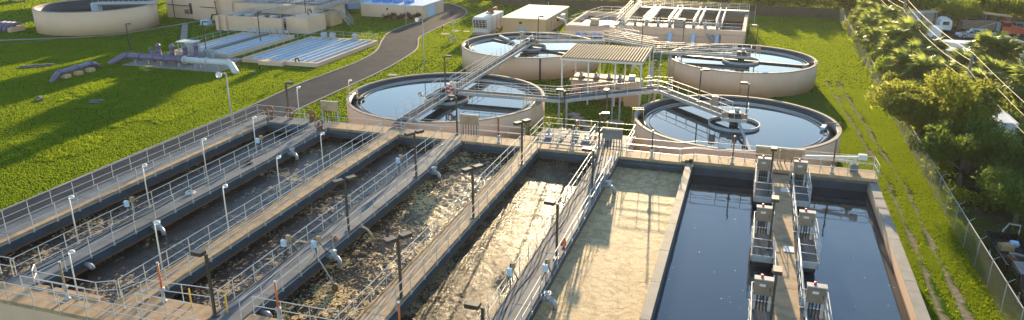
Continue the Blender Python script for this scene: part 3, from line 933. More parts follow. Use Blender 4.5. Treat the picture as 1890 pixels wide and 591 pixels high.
# ------------------------------------------------------------------ valves, instruments, gates on the basin
def drop_valve(x, y, label):
    t = thing('air_valve', label, 'valve', (x, y, 2.6), group='air drop valves')
    MB().tube((x-0.15,y,2.62), (x+0.40,y,2.62), 0.13, 10).build('pipe', 'pipe_grey', t, True)
    MB().path([(x+0.40,y,2.62),(x+0.62,y,2.58),(x+0.74,y,2.42),(x+0.76,y,1.9)], 0.14, 10).build('elbow', 'pipe_grey', t, True)
    bd = MB().lathe([(0.0,2.62),(0.17,2.62),(0.2,2.80),(0.13,2.9),(0.13,3.05),(0.0,3.05)], 12, (x+0.34,y), closed=False).build('valve_body', 'pipe_grey', t, True)
    MB().lathe([(0.0,2.99),(0.24,2.99),(0.24,3.04),(0.0,3.04)], 12, (x+0.34,y), closed=False).build('flange', 'pipe_grey', bd, False).location = (0,0,0)
    for xx in (x+0.18, x+0.50):
        MB().tube((xx-0.03,y,2.62), (xx+0.03,y,2.62), 0.21, 12).build('flange', 'pipe_grey', t)
for x, y, lb in ((-36.0,35.5,'second walkway wall, near'),(-36.0,51.0,'second walkway wall, far'),(-22.85,35.2,'fourth walkway wall, near'),(-22.85,50.4,'fourth walkway wall, far'),(-9.3,34.2,'sixth walkway wall, near'),(-9.3,51.5,'sixth walkway wall, far')):
    drop_valve(x, y, f'grey air valve with pipe bending into the liquor at the {lb} end')
for i,(x,y) in enumerate(((-36.0,30.1),(-22.85,28.6))):
    o = MB().path([(x-0.1,y,2.55),(x+0.3,y,2.5),(x+0.55,y-0.1,2.42)], 0.15, 10).build('stub_pipe', 'pipe_grey', None, True)
    tag(o, ['short grey stub pipe low in the second wall near the left end', 'short grey stub pipe low in the fourth wall near the camera'][i], 'pipe')

def instrument(x, y, label, side=-1):
    t = thing('instrument_stand', label, 'instrument', (x, y, D), group='sensor stands on the walkways')
    MB().tube((x,y,D-0.3), (x,y,D+1.45), 0.03, 6).build('post', 'dark_metal', t)
    MB().bev(x-0.14, x+0.14, y-0.28, y-0.08, D+0.85, D+1.25, 0.02).build('meter_box', 'pale_blue_paint', t)
    MB().bev(x-0.13, x+0.13, y+0.22, y+0.42, D+1.0, D+1.32, 0.02).build('junction_box', 'concrete_tan', t)
    MB().tube((x,y+0.32,D+0.1), (x,y+0.32,D+1.0), 0.025, 6).build('stanchion', 'galvanised', t)
    MB().path([(x,y,D+0.9),(x+side*0.15,y+0.1,D+0.4),(x+side*0.3,y+0.25,D+0.05),(x+side*0.55,y+0.3,D-0.6)], 0.025, 6).build('cable', 'black_rubber', t, True)
    MB().path([(x,y+0.3,D+1.0),(x+0.1,y+0.55,D+0.55),(x+0.2,y+0.8,D+0.06)], 0.03, 6).build('cable', 'black_rubber', t, True)
for x, y, lb in ((-37.8,35.6,'second walkway, near end'),(-37.75,49.6,'second walkway, far end'),(-24.6,33.6,'fourth walkway, near end'),(-24.6,48.6,'fourth walkway, far end'),(-11.05,34.2,'sixth walkway, near end'),(-9.35,35.2,'sixth walkway right rail, near end'),(-22.85,34.0,'fourth walkway right rail, near end')):
    instrument(x, y, f'sensor stand with small boxes and cables on the {lb}')

# float on a pole hanging over the fourth channel
t = thing('float_probe', 'brown ball float on a long pole reaching over the fourth channel', 'float', (-22.85,33.2,D))
MB().tube((-22.95,33.6,D+1.05), (-20.9,32.5,2.47), 0.035, 6).build('pole', 'galvanised', t)
MB().lathe([(0.0,2.10),(0.13,2.14),(0.2,2.27),(0.2,2.37),(0.12,2.50),(0.0,2.53)], 12, (-20.82,32.45), closed=False).build('ball', 'rust', t, True)
# hose coils lying on the decks
for i, (x, y, mt, lb) in enumerate(((-36.9,46.9,'black_rubber','coiled black hose lying on the second walkway'),(-37.0,40.3,'white_paint','coiled pale hose lying on the second walkway, nearer'),(-23.3,36.6,'rust','coiled reddish hose lying on the fourth walkway'))):
    mb = MB()
    for k in range(3):
        rr = 0.34-0.05*k
        mb.path([(x+rr*math.cos(a*0.42), y+rr*math.sin(a*0.42), D+0.035+0.05*k) for a in range(16)], 0.025, 6)
    tag(mb.build('hose_coil', mt, None, True), lb, 'hose')
# rust-red bag hanging on the sixth walkway rail
mb = MB().path([(-9.34,39.2,3.95),(-9.36,39.22,3.75),(-9.40,39.25,3.45),(-9.38,39.22,3.2),(-9.36,39.2,3.1)], [0.05,0.14,0.19,0.15,0.05], 8)
tag(mb.build('life_vest', 'orange_pipe', None, True), 'rust-red bag hanging on the right rail of the sixth walkway', 'bag')
# water jet from a weep hole in the fourth wall
mb = MB().path([(-22.95,39.0,2.85),(-22.6,39.0,2.92),(-22.3,38.98,2.82),(-22.0,38.97,2.5),(-21.88,38.96,2.08)], [0.06,0.07,0.07,0.09,0.14], 8)
tag(mb.build('water_jet', 'liquor_foam', None, True), 'arc of water spilling from the fourth wall into the channel', 'water jet')

def stem(x, y, z, label, mat, h=1.55, ped=0.75):
    t = thing('rod_operator', label, 'valve', (x, y, z), group='upright valve rods')
    MB().lathe([(0.0,z),(0.17,z),(0.17,z+0.05),(0.09,z+0.1),(0.08,z+ped-0.15),(0.15,z+ped-0.08),(0.15,z+ped+0.05),(0.0,z+ped+0.08)], 10, (x,y), closed=False).build('pedestal', 'galvanised', t, True)
    MB().tube((x,y,z+ped), (x,y,z+ped+h), 0.055, 8).build('rod', mat, t, True)
    MB().cyl((x,y), 0.065, z+ped+h, z+ped+h+0.06, 8).build('cap', 'white_paint', t)
stem(-27.95,27.4,D-0.06,'orange valve rod on grey pedestal at the near end of the third channel','orange_pipe',1.5)
stem(-21.0,27.5,D-0.06,'orange valve rod on grey pedestal at the near end of the fourth channel','orange_pipe',1.5)
stem(-14.35,27.5,D-0.06,'orange valve rod on grey pedestal at the near end of the fifth channel','orange_pipe',1.5)
stem(-32.9,26.0,D,'thin brass valve rod beside the slim lamp at the near left end','concrete_tan',1.4)
stem(-19.7,57.75,D,'rusty valve rod at the far end of the fourth channel','rust',1.7,0.6)
stem(-13.2,57.75,D,'pale valve rod at the far end of the fifth channel','concrete_pale',1.5,0.6)
stem(-6.7,57.75,D,'thin dark valve rod at the far end of the sixth channel','bronze',1.7,0.6)
stem(-0.45,57.3,3.34,'dark red valve rod on the raised far deck left of the walkway','rust',1.7,0.5)
stem(6.75,57.35,3.34,'dark red valve rod on the raised far deck at the right','rust',2.2,0.5)
for i,(x,y) in enumerate(((-24.0,27.4),(-26.2,27.4))):
    tag(MB().tube((x,y,D-0.1),(x,y,D+1.0),0.045,8).build('marker_post','yellow_paint'), ['short yellow marker post by the fourth walkway near the camera','short yellow marker post by the third channel near the camera'][i], 'post')

def slide_gate(x0, x1, y, z, label, h=1.9, n=5, mat='concrete_tan'):
    t = thing('slide_gate', label, 'gate', ((x0+x1)/2, y, z), group='slide gates on the far deck')
    for x in (x0, x1):
        MB().box(x-0.05, x+0.05, y-0.07, y+0.07, z, z+h+0.05).build('upright', 'galvanised', t)
    MB().bev(x0-0.07, x1+0.07, y-0.13, y-0.072, z+h-0.78, z+h+0.02, 0.02).build('panel', mat, t)
    MB().box(x0-0.1, x1+0.1, y-0.1, y+0.1, z+h+0.052, z+h+0.12).build('head_beam', 'galvanised', t)
    for i in range(n):
        x = x0+(x1-x0)*(i+0.7)/(n+0.4)
        MB().tube((x,y-0.02,z-0.1), (x,y-0.02,z+h), 0.035, 6).build('stem', 'dark_metal', t)
slide_gate(-37.3,-35.7,58.7,D,'beige panelled slide gate near the far left corner of the basin',2.0,6)
slide_gate(-23.55,-21.95,58.9,D,'beige panelled slide gate in front of the left clarifier',1.85,6)
slide_gate(-10.9,-9.35,58.9,D,'grey panelled slide gate at the far end of the sixth walkway',1.75,6,'concrete_grey')
slide_gate(1.3,2.9,58.55,3.34,'beige slide gate on the raised far deck, left of a pair',1.15,3)
slide_gate(3.1,4.7,58.55,3.34,'beige slide gate on the raised far deck, right of a pair',1.15,3)

# rusty hand wheels at the far left corner
def handwheel(x, y, label, rz):
    t = thing('wheel_operator', label, 'valve', (x, y, D), group='rusty hand wheels')
    ca, sa = math.cos(rz), math.sin(rz)
    pts = [(x+0.42*math.cos(a*math.pi/8)*ca, y+0.42*math.cos(a*math.pi/8)*sa, D+0.62+0.42*math.sin(a*math.pi/8)) for a in range(17)]
    MB().path(pts, 0.07, 6).build('rim', 'rust', t, True)
    for k in range(4):
        p = pts[k*2]; q = pts[k*2+8]
        MB().tube(p, q, 0.03, 6).build('spoke', 'rust', t)
    MB().bev(x-0.22, x+0.22, y-0.05, y+0.3, D, D+0.5, 0.03).build('actuator', 'rust', t)
for i,(x,y,a) in enumerate(((-43.2,58.8,0.3),(-40.9,58.75,0.1),(-38.6,58.75,0.0),(-36.35,56.4,1.2))):
    handwheel(x, y, ['rusty hand wheel at the far left corner of the basin','rusty hand wheel second from the far left corner','rusty hand wheel just left of the first slide gate','rusty hand wheel standing at the far end of the second walkway'][i], a)
# jib hoist on the raised deck at the right corner
t = thing('jib_hoist', 'white jib hoist arm lying along the rail at the right far corner', 'hoist', (8.3,58.2,3.34))
MB().bev(8.05,8.6,57.95,58.5,3.34,3.95,0.03).build('base','concrete_grey',t)
MB().cyl((8.3,58.2),0.13,3.95,4.4,10).build('mast','white_paint',t,True)
MB().beam((8.9,58.2,4.5),(4.6,58.1,4.2),0.16,0.2).build('arm','white_paint',t)
MB().beam((8.3,58.25,4.1),(6.4,58.2,4.25),0.08,0.08).build('brace','white_paint',t)
MB().bev(8.5,9.1,58.0,58.4,4.35,4.75,0.03).build('winch','white_paint',t)

# ------------------------------------------------------------------ clarifiers
def clarifier(cx, cy, r, label, H=3.0, wall='stucco', n=112):
    t = thing('clarifier_tank', label, 'tank', (cx, cy, 0), group='round clarifier tanks')
    c = (cx, cy)
    MB().lathe([(r,0.0),(r,H),(r-0.28,H),(r-0.28,0.0)], n, c).build('tank_wall', wall, t, True)
    MB().lathe([(r+0.012,H-0.10),(r+0.012,H+0.02),(r-0.30,H+0.02),(r-0.30,H-0.10)], n, c).build('rim', 'concrete_pale', t, False)
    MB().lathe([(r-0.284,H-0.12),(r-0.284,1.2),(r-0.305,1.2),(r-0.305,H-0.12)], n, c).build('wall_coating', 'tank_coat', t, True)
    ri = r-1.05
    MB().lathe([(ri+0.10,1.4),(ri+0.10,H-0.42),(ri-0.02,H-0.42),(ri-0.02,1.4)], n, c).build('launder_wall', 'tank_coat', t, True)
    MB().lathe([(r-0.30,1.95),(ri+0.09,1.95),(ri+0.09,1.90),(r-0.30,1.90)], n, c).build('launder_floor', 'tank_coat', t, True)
    MB().lathe([(ri-0.03,H-0.62),(ri-0.03,H-0.36),(ri-0.045,H-0.36),(ri-0.045,H-0.62)], n, c).build('weir_plate', 'galvanised', t, True)
    MB().lathe([(ri-0.42,H-0.72),(ri-0.42,H-0.44),(ri-0.435,H-0.44),(ri-0.435,H-0.72)], n, c).build('scum_baffle', 'galvanised', t, True)
    MB().disc(c, ri-0.03, H-0.55, n).build('water', 'clear_water', t)
    # feed well ring hung in the centre
    MB().lathe([(2.34,H-0.75),(2.34,H-0.34),(2.29,H-0.34),(2.29,H-0.75)], 48, c).build('feed_well', 'pipe_grey', t, True)
    MB().lathe([(2.37,H-0.34),(2.37,H-0.28),(2.27,H-0.28),(2.27,H-0.34)], 48, c).build('feed_well_rim', 'galvanised', t)
    MB().cyl(c, 0.42, 0.5, H+0.28, 20).build('centre_column', 'dark_metal', t, True)
    MB().cyl(c, 0.85, H-0.1, H+0.16, 20).build('drive_gear', 'dark_metal', t, True)
    return t
CL_L, CL_R, CL_LB, CL_RB = (-30.34,71.86,10.45), (-0.76,71.1,9.36), (-29.94,102.1,9.75), (-1.0,101.26,9.32)
tL = clarifier(*CL_L, 'front left round clarifier with a walkway bridge across it')
tR = clarifier(*CL_R, 'front right round clarifier beside the still basin')
tLB = clarifier(*CL_LB, 'back left round clarifier in front of the flat-roofed building')
tRB = clarifier(*CL_RB, 'back right round clarifier in front of the filter building')

def scum_arm(t, c, r, ang):
    """dark surface skimmer beam across the water"""
    ca, sa = math.cos(ang), math.sin(ang)
    MB().beam((c[0]-ca*(r-1.6), c[1]-sa*(r-1.6), 2.52), (c[0]+ca*(r-1.6), c[1]+sa*(r-1.6), 2.52), 0.32, 0.26).build('skimmer_arm', 'dark_metal', t)
def skimmer_box(t, c, r, ang, m='galvanised'):
    ca, sa = math.cos(ang), math.sin(ang)
    p = (c[0]+ca*(r-1.3), c[1]+sa*(r-1.3))
    MB().obox((p[0],p[1],2.66), 1.1, 0.4, 0.24, ang+1.2).build('scum_box', m, t)
    MB().beam((p[0],p[1],3.0), (c[0]+ca*(r+0.2), c[1]+sa*(r+0.2), 3.15), 0.06, 0.08).build('bracket', 'rust', t)
scum_arm(tLB, CL_LB, CL_LB[2], math.radians(150)); scum_arm(tRB, CL_RB, CL_RB[2], math.radians(172))
skimmer_box(tR, CL_R, CL_R[2], math.radians(8), 'pale_blue_paint'); skimmer_box(tRB, CL_RB, CL_RB[2], math.radians(-8)); skimmer_box(tL, CL_L, CL_L[2], math.radians(200), 'dark_metal')
MB().beam((-0.3,69.5,3.15), (1.0,62.6,2.5), 0.22, 0.12).build('scum_trough', 'galvanised', tR)
MB().tube((-36.5,108.0,2.75), (-33.0,104.0,2.6), 0.22, 10).build('scum_trough', 'pipe_grey', tLB, True)

def davit(cx, cy, r, ang, label):
    a = math.radians(ang); ca, sa = math.cos(a), math.sin(a)
    def P(rr, t_, z): return (cx+ca*rr-sa*t_, cy+sa*rr+ca*t_, z)
    t = thing('rim_ladder', label, 'ladder', P(r,0,3.0), group='yellow rim ladders')
    for s in (-0.28, 0.28):
        MB().path([P(r-0.9,s,2.3),P(r-0.9,s,3.75),P(r+0.15,s,3.75),P(r+0.15,s,2.2)], 0.035, 6).build('stile', 'yellow_paint', t)
    for k in range(4):
        MB().tube(P(r-0.9,-0.28,2.45+0.3*k), P(r-0.9,0.28,2.45+0.3*k), 0.025, 6).build('rung', 'yellow_paint', t)
davit(*CL_L, 197, 'yellow ladder frame on the left rim of the front left clarifier')
davit(*CL_L, -12, 'yellow ladder frame on the right rim of the front left clarifier')
davit(*CL_R, 190, 'yellow ladder frame on the left rim of the front right clarifier')
davit(*CL_LB, 195, 'yellow ladder frame on the left rim of the back left clarifier')

# ------------------------------------------------------------------ bridges
BZ = 3.34
def bridge(p, q, w, label, truss=False, rails=(True, True), beam=0.34, sp=1.7):
    p, q = Vector(p), Vector(q)
    t = thing('walkway_bridge', label, 'bridge', tuple(p), group='steel walkway bridges')
    d = (q-p).normalized(); s = Vector((-d.y, d.x, 0)).normalized()
    n = max(1, int(round((q-p).length/1.5)))
    for i in range(n):
        a, b = p+(q-p)*(i/n)+d*0.012, p+(q-p)*((i+1)/n)-d*0.012
        MB().beam(a, b, w-0.16, 0.05).build('grating_panel', 'grating', t)
    for k in (-1, 1):
        o = s*(k*(w/2-0.04))-Vector((0,0,beam/2-0.06))
        MB().beam(p+o, q+o, 0.09, beam).build('side_beam', 'galvanised', t)
    for k, on in zip((-1, 1), rails):
        if on:
            rail([p+s*(k*w/2)+Vector((0,0,0.05)), q+s*(k*w/2)+Vector((0,0,0.05))], parent=t, drop=0.2, sp=sp)
            if truss:
                m = int((q-p).length/1.9)
                for i in range(m):
                    a = p+(q-p)*(i/m)+s*(k*(w/2-0.02)); b = p+(q-p)*((i+1)/m)+s*(k*(w/2-0.02))
                    if i % 2: a, b = b, a
                    MB().beam(a+Vector((0,0,0.1)), b+Vector((0,0,1.05)), 0.05, 0.05).build('truss_diagonal', 'galvanised', t)
    return t
b1 = bridge((-30.0,60.6,BZ), (-30.0,71.2,BZ), 1.25, 'bridge from the far deck to the middle of the front left clarifier')
b2 = bridge((-30.0,73.6,BZ), (-30.0,101.4,BZ), 1.25, 'long bridge joining the two left clarifiers')
b3 = bridge((-28.9,72.35,BZ), (-17.9,72.35,BZ), 1.2, 'bridge leaving the front left clarifier to the right')
b4 = bridge((-17.9,72.5,BZ), (-9.4,79.5,BZ), 1.25, 'slanting bridge passing in front of the canopy')
b5 = bridge((-8.4,79.2,BZ), (-1.5,71.6,BZ), 1.25, 'bridge running out to the middle of the front right clarifier')
b6 = bridge((-12.2,100.5,BZ), (-1.6,100.9,BZ), 1.2, 'trussed bridge to the middle of the back right clarifier', True)
b7 = bridge((-29.3,103.0,BZ), (-20.2,106.2,BZ), 1.1, 'bridge from the back left clarifier toward the zigzag stair')
b8 = bridge((-20.2,108.0,BZ), (-12.4,103.4,BZ), 1.1, 'bridge behind the canopy toward the back right clarifier')
stairs((-30.0,59.3,3.02), (-30.0,60.6,BZ), 1.1, 'two-step stair from the far deck onto the left clarifier bridge', rails=False, step=0.16)
def centre_platform(t, c, w=2.3):
    x, y = c
    MB().box(x-w/2, x+w/2, y-w/2, y+w/2, BZ-0.12, BZ+0.03).build('drive_platform', 'grating', t)
    for k in (-1, 1):
        MB().box(x-w/2, x+w/2, y+k*w/2-0.04, y+k*w/2+0.04, BZ-0.26, BZ+0.06).build('platform_beam', 'galvanised', t)
    MB().bev(x-0.55, x+0.55, y-0.45, y+0.45, BZ+0.03, BZ+0.42, 0.04).build('drive_motor', 'dark_metal', t)
    MB().cyl((x+0.2,y), 0.22, BZ+0.42, BZ+0.8, 12).build('motor_cap', 'galvanised', t, True)
for t_, c in ((tL,CL_L), (tR,CL_R), (tLB,CL_LB), (tRB,CL_RB)):
    centre_platform(t_, c[:2])
def plat_rails(t, c, opened, w=2.3):
    x, y = c; h = w/2
    cor = {'s': [(x-h,y-h),(x+h,y-h)], 'e': [(x+h,y-h),(x+h,y+h)], 'n': [(x+h,y+h),(x-h,y+h)], 'w': [(x-h,y+h),(x-h,y-h)]}
    for k, (a, b) in cor.items():
        if k not in opened:
            rail([(a[0],a[1],BZ+0.03),(b[0],b[1],BZ+0.03)], parent=t, drop=0.1, sp=1.3)
plat_rails(tL, CL_L[:2], 'sne'); plat_rails(tR, CL_R[:2], 'nw'); plat_rails(tLB, CL_LB[:2], 'se'); plat_rails(tRB, CL_RB[:2], 'w')
def panel_box(x, y, z, label, mat='stainless', hz=0.9):
    t = thing('panel_box', label, 'panel box', (x,y,z), group='bridge panel boxes')
    MB().bev(x-0.32,x+0.32,y-0.14,y+0.14,z+0.55,z+0.55+hz,0.02).build('box',mat,t)
    for k in (-1,1): MB().box(x+k*0.26-0.03,x+k*0.26+0.03,y-0.03,y+0.03,z,z+0.552).build('leg','galvanised',t)
    MB().cyl((x,y),0.06,z+0.55+hz,z+0.68+hz,8).build('beacon','red_paint',t,True)
panel_box(-2.7,72.2,BZ+0.05,'grey panel box with red beacon at the middle of the front right clarifier')
panel_box(-29.2,71.0,BZ+0.05,'pale panel box at the middle of the front left clarifier','white_paint',0.7)
panel_box(-30.9,101.2,BZ+0.05,'panel box at the middle of the back left clarifier')
panel_box(1.0,100.4,BZ+0.05,'panel box at the middle of the back right clarifier')
# red buoy on the left clarifier bridge
t = thing('life_ring', 'red and white life ring on the rail of the front left clarifier', 'life ring', (-29.35,70.4,4.0))
pts = [(-29.3+0.33*math.cos(a*math.pi/8), 70.4, 4.0+0.33*math.sin(a*math.pi/8)) for a in range(17)]
MB().path(pts, 0.075, 8).build('ring', 'red_paint', t, True)
for k in (1, 5, 9, 13):
    MB().path(pts[k:k+2], 0.082, 8).build('band', 'white_paint', t)
# bridge lamps
shoebox_lamp((-4.4,75.4,BZ), 'bronze lamp on the bridge to the front right clarifier', ((1,0.1),), 3.3)
shoebox_lamp((0.25,71.9,BZ), 'bronze lamp at the centre platform of the front right clarifier', ((-1,0.1),), 3.0)
shoebox_lamp((-30.75,72.6,BZ), 'bronze lamp at the centre platform of the front left clarifier', ((1,0.1),), 3.6)
shoebox_lamp((-29.2,103.6,BZ), 'bronze lamp at the centre of the back left clarifier', ((1,0.1),), 3.4)
shoebox_lamp((0.7,102.6,BZ), 'bronze lamp at the centre of the back right clarifier', ((-1,0.1),), 3.6)
shoebox_lamp((-14.8,107.2,0), 'bronze lamp on the lawn in front of the filter building, left one', ((1,0.1),), 6.4)
shoebox_lamp((-9.2,108.4,0), 'bronze lamp on the lawn in front of the filter building, right one', ((-1,0.1),), 6.4)
# columns carrying the bridges
def column(x, y, label, z1=BZ-0.3, pair=0.4):
    t = thing('bridge_column', label, 'column', (x,y,0), group='bridge columns')
    MB().lathe([(0.95,0.0),(0.95,0.10),(0.8,0.16),(0.0,0.16)], 16, (x,y), closed=False).build('footing','concrete_pale',t,False)
    for k in (-1,1): MB().box(x+k*pair-0.08,x+k*pair+0.08,y-0.08,y+0.08,0.1,z1).build('post','galvanised',t)
    MB().box(x-0.7,x+0.7,y-0.1,y+0.1,z1,z1+0.14).build('cap_beam','galvanised',t)
column(-12.95,76.6,'twin steel column under the slanting bridge by the canopy')
column(-17.7,72.4,'twin steel column under the corner of the bridges')
column(-8.9,79.4,'twin steel column under the bridge landing left of the front right clarifier')
column(-30.0,86.8,'braced steel column between the two left clarifiers')
column(-19.9,107.2,'twin steel column under the bridge behind the canopy')
b9 = bridge((-10.3,79.6,BZ-0.012), (-7.6,79.6,BZ-0.012), 1.9, 'landing where the slanting bridge meets the clarifier bridge', rails=(False, True))
# stair with see-through treads rising behind the landing
stairs((-11.0,92.6,0.05), (-11.6,99.6,BZ), 1.0, 'tall open stair between canopy and back right clarifier')

# ------------------------------------------------------------------ splitter box behind the far deck
sb = thing('splitter_box', 'concrete splitter box with railed grating top behind the far deck', 'chamber', (-13,62,0))
MB().box(-17.4,-9.0,59.5,63.9,0,2.55).build('wall','stucco',sb)
for xa, xb in ((-17.4,-14.9),(-14.8,-12.3),(-12.2,-9.0)):
    for ya, yb in ((59.5,61.6),(61.7,63.9)):
        MB().bev(xa,xb,ya,yb,2.56,2.74,0.02).build('cover_plate','concrete_grey',sb)
rail([(-17.4,59.6,2.74),(-17.4,63.85,2.74),(-9.0,63.85,2.74),(-9.0,59.6,2.74)], 'guard rail round the back of the splitter box', group='splitter box rails', drop=0.05)
rail([(-17.2,60.6,2.74),(-12.4,60.6,2.74),(-12.4,63.0,2.74)], 'guard rail across the splitter box covers', group='splitter box rails', drop=0.05)
rail([(-15.4,59.7,2.74),(-11.6,59.7,2.74),(-11.6,62.6,2.74)], 'guard rail along the front of the splitter box', group='splitter box rails', drop=0.05)
for i,(x,y,mt) in enumerate(((-16.7,63.2,'orange_pipe'),(-14.1,63.0,'orange_pipe'),(-12.8,63.2,'yellow_paint'),(-11.4,63.4,'yellow_paint'))):
    stem(x,y,2.74,['orange valve rod at the left back of the splitter box','orange valve rod at the middle of the splitter box','yellow valve rod right of middle on the splitter box','yellow valve rod behind the grey slide gate'][i],mt,0.7,0.55)
for i,(x,y) in enumerate(((-16.2,61.3),(-14.0,62.3),(-12.9,61.2),(-11.0,62.2))):
    t = thing('gear_operator', f'grey gear operator on the splitter box, {ORD[i]} from the left', 'valve', (x,y,2.74), group='gear operators')
    MB().bev(x-0.3,x+0.3,y-0.2,y+0.2,2.74,3.05,0.03).build('gear_case','pipe_grey',t)
    MB().cyl((x,y),0.1,3.05,3.4,8).build('spindle','galvanised',t,True)
tag(MB().bev(-18.3,-16.9,59.3,60.6,2.4,2.99,0.05).build('hatch_box','concrete_tan'), 'low tan hatch box at the foot of the front left clarifier', 'hatch')

# ------------------------------------------------------------------ canopy with ribbed roof
cp = thing('pump_canopy', 'open canopy with ribbed metal roof on white posts', 'canopy', (-15.8,85,0))
XA, XB, YA, YB, ZA, ZB = -20.7, -11.2, 82.8, 90.4, 5.36, 5.56
mb = MB()
nr = 28
for i in range(nr):
    xa = XA+(XB-XA)*i/nr; w = (XB-XA)/nr
    prof = [(0,0),(0.46,0),(0.54,0.15),(0.88,0.15),(0.96,0)]
    for (u0,h0),(u1,h1) in zip(prof, prof[1:]+[(1.0,0)]):
        x0, x1 = xa+u0*w, xa+u1*w
        mb.add([(x0,YA,ZA+h0),(x1,YA,ZA+h1),(x1,YB,ZB+h1),(x0,YB,ZB+h0),(x0,YA,ZA+h0-0.02),(x1,YA,ZA+h1-0.02),(x1,YB,ZB+h1-0.02),(x0,YB,ZB+h0-0.02)],
               [(0,1,2,3),(7,6,5,4),(0,4,5,1),(2,6,7,3)])
mb.build('roof_sheet','roof_sheet',cp)
MB().beam((XA,YA+0.05,ZA-0.14),(XB,YA+0.05,ZA-0.14),0.08,0.22).build('fascia','white_paint',cp)
MB().beam((XA,YB-0.05,ZB-0.14),(XB,YB-0.05,ZB-0.14),0.08,0.22).build('fascia','white_paint',cp)
for x in (XA+0.05, XB-0.05): MB().beam((x,YA+0.05,ZA-0.14),(x,YB-0.05,ZB-0.14),0.08,0.22).build('fascia','white_paint',cp)
for y, zt in ((YA+0.3, ZA-0.2), (YB-0.3, ZB-0.25)):
    for x in (XA+0.2,-17.4,-14.3,XB-0.2):
        MB().box(x-0.08,x+0.08,y-0.08,y+0.08,0,zt).build('post','white_paint',cp)
for x0, x1 in ((XA+0.2,XA+1.2),(XB-0.2,XB-1.2)):
    MB().beam((x0,YA+0.3,4.3),(x1,YA+0.3,5.2),0.08,0.08).build('knee_brace','white_paint',cp)
MB().path([(XB-0.25,YA+0.5,5.0),(XB-0.6,YA+1.2,4.9),(XB-1.3,YA+1.8,4.7),(XB-1.5,YA+2.0,3.9)],0.14,10).build('exhaust_duct','white_paint',cp,True)
# pumps and pipes under it
tk = thing('pump_sump', 'low concrete sump under the canopy', 'chamber', (-16.5,88,0))
MB().box(-20.0,-13.6,85.6,89.2,0,2.1).build('wall','stucco',tk)
MB().bev(-20.2,-13.4,85.4,89.4,2.101,2.28,0.03).build('cover','concrete_pale',tk)
MB().box(-18.9,-18.0,85.52,85.59,0.15,1.95).build('door','pipe_grey',tk)
bk = thing('tan_kiosk', 'square tan concrete kiosk at the right front of the canopy', 'kiosk', (-12.35,84.5,0))
MB().box(-13.25,-11.5,83.6,85.3,0,2.95).build('wall','stucco_yellow',bk)
MB().bev(-13.32,-11.43,83.53,85.37,2.951,3.06,0.03).build('roof','concrete_pale',bk)
MB().bev(-12.9,-12.2,84.0,84.7,3.06,3.5,0.04).build('vent','pipe_grey',bk)
pr = thing('brown_pipework', 'brown pipe manifold with valves under the canopy', 'pipes', (-17,84.2,0))
for z, y in ((0.55,84.3),(0.95,84.7),(1.9,84.2),(2.7,85.0)):
    MB().tube((-20.0,y,z),(-13.8,y,z),0.10 if z>1.5 else 0.15,8).build('header_pipe','rust',pr,True)
for i in range(6):
    x = -19.6+1.1*i
    MB().path([(x,84.3,0.0),(x,84.3,1.4),(x,84.4,1.9)],0.07,8).build('riser','rust',pr,True)
    MB().bev(x-0.16,x+0.16,84.1,84.45,1.15,1.45,0.03).build('valve','rust' if i%2 else 'pipe_grey',pr)
MB().path([(-19.9,84.2,1.9),(-20.2,84.2,1.9),(-20.3,84.2,1.6),(-20.3,84.2,0)],0.1,8).build('drop_pipe','rust',pr,True)
MB().path([(-19.6,85.0,2.7),(-19.6,85.0,3.6),(-18.5,85.0,3.6)],0.06,8).build('vent_pipe','rust',pr,True)
for i,(x,z) in enumerate(((-19.0,2.3),(-17.2,2.3),(-15.6,2.3),(-14.3,2.3))):
    t = thing('sump_pump', f'pump motor on the sump under the canopy, {ORD[i]} from the left', 'pump', (x,86.6,2.28), group='sump pumps')
    MB().lathe([(0.0,2.28),(0.28,2.28),(0.28,2.4),(0.2,2.45),(0.2,2.95),(0.0,3.02)],12,(x,86.6),closed=False).build('motor','pipe_grey',t,True)
    MB().bev(x-0.35,x+0.35,86.9,87.3,2.28,2.5,0.03).build('skid','galvanised',t)
for i,(x,y) in enumerate(((-10.3,83.0),(-10.6,87.0))):
    t = thing('steel_pipe', ['upright grey pipe right of the canopy, front one','upright grey pipe right of the canopy, back one'][i], 'pipe', (x,y,0))
    MB().tube((x,y,0),(x,y,4.6),0.09,8).build('stem','galvanised',t,True)
    MB().path([(x,y,4.6),(x+0.1,y,4.85),(x+0.4,y,4.9)],0.09,8).build('bend','galvanised',t,True)

# shrub between clarifier and splitter box (leaves added with the planting)
# ------------------------------------------------------------------ filter building at the back
fb = thing('filter_building', 'long concrete filter building with open dark cells and white railings', 'building', (-12,126,0))
FZ = 2.55
MB().box(-21.6,-0.9,124.6,125.0,0,FZ).build('front_wall','stucco',fb)
MB().box(-21.6,-0.9,145.0,145.4,0,FZ+0.5).build('back_wall','stucco',fb)
for x in (-21.6,-17.4,-13.3,-9.2,-5.6,-1.5):
    MB().box(x,x+0.55,125.01,144.99,0,FZ-(0.02 if x>-21 else 0)).build('cell_wall','stucco' if x in (-21.6,-1.5) else 'concrete_grey',fb)
MB().box(-21.0,-1.5,125.02,144.98,0.0,0.9).build('cell_floor','tank_coat',fb)
MB().box(-21.55,-5.4,123.5,124.58,0,1.35).build('pipe_gallery','stucco',fb)
MB().bev(-21.6,-5.3,125.0,127.4,FZ-0.3,FZ+0.05,0.03).build('front_deck','concrete_grey',fb)
MB().bev(-21.6,-0.9,143.2,145.0,FZ-0.1,FZ+0.55,0.03).build('back_deck','concrete_grey',fb)
for xa in (-19.3,-15.2,-11.1,-7.2):
    MB().box(xa-0.1,xa+2.0,127.6,142.9,0.901,1.25).build('media_trough','tank_coat',fb)
for i in range(3):
    x = -12.6+3.7*i
    MB().path([(x,124.7,1.6),(x,123.9,1.55),(x,123.0,1.1),(x,122.6,0.3),(x,122.6,0.0)],0.34,12).build('blue_pipe','pale_blue_paint',fb,True)
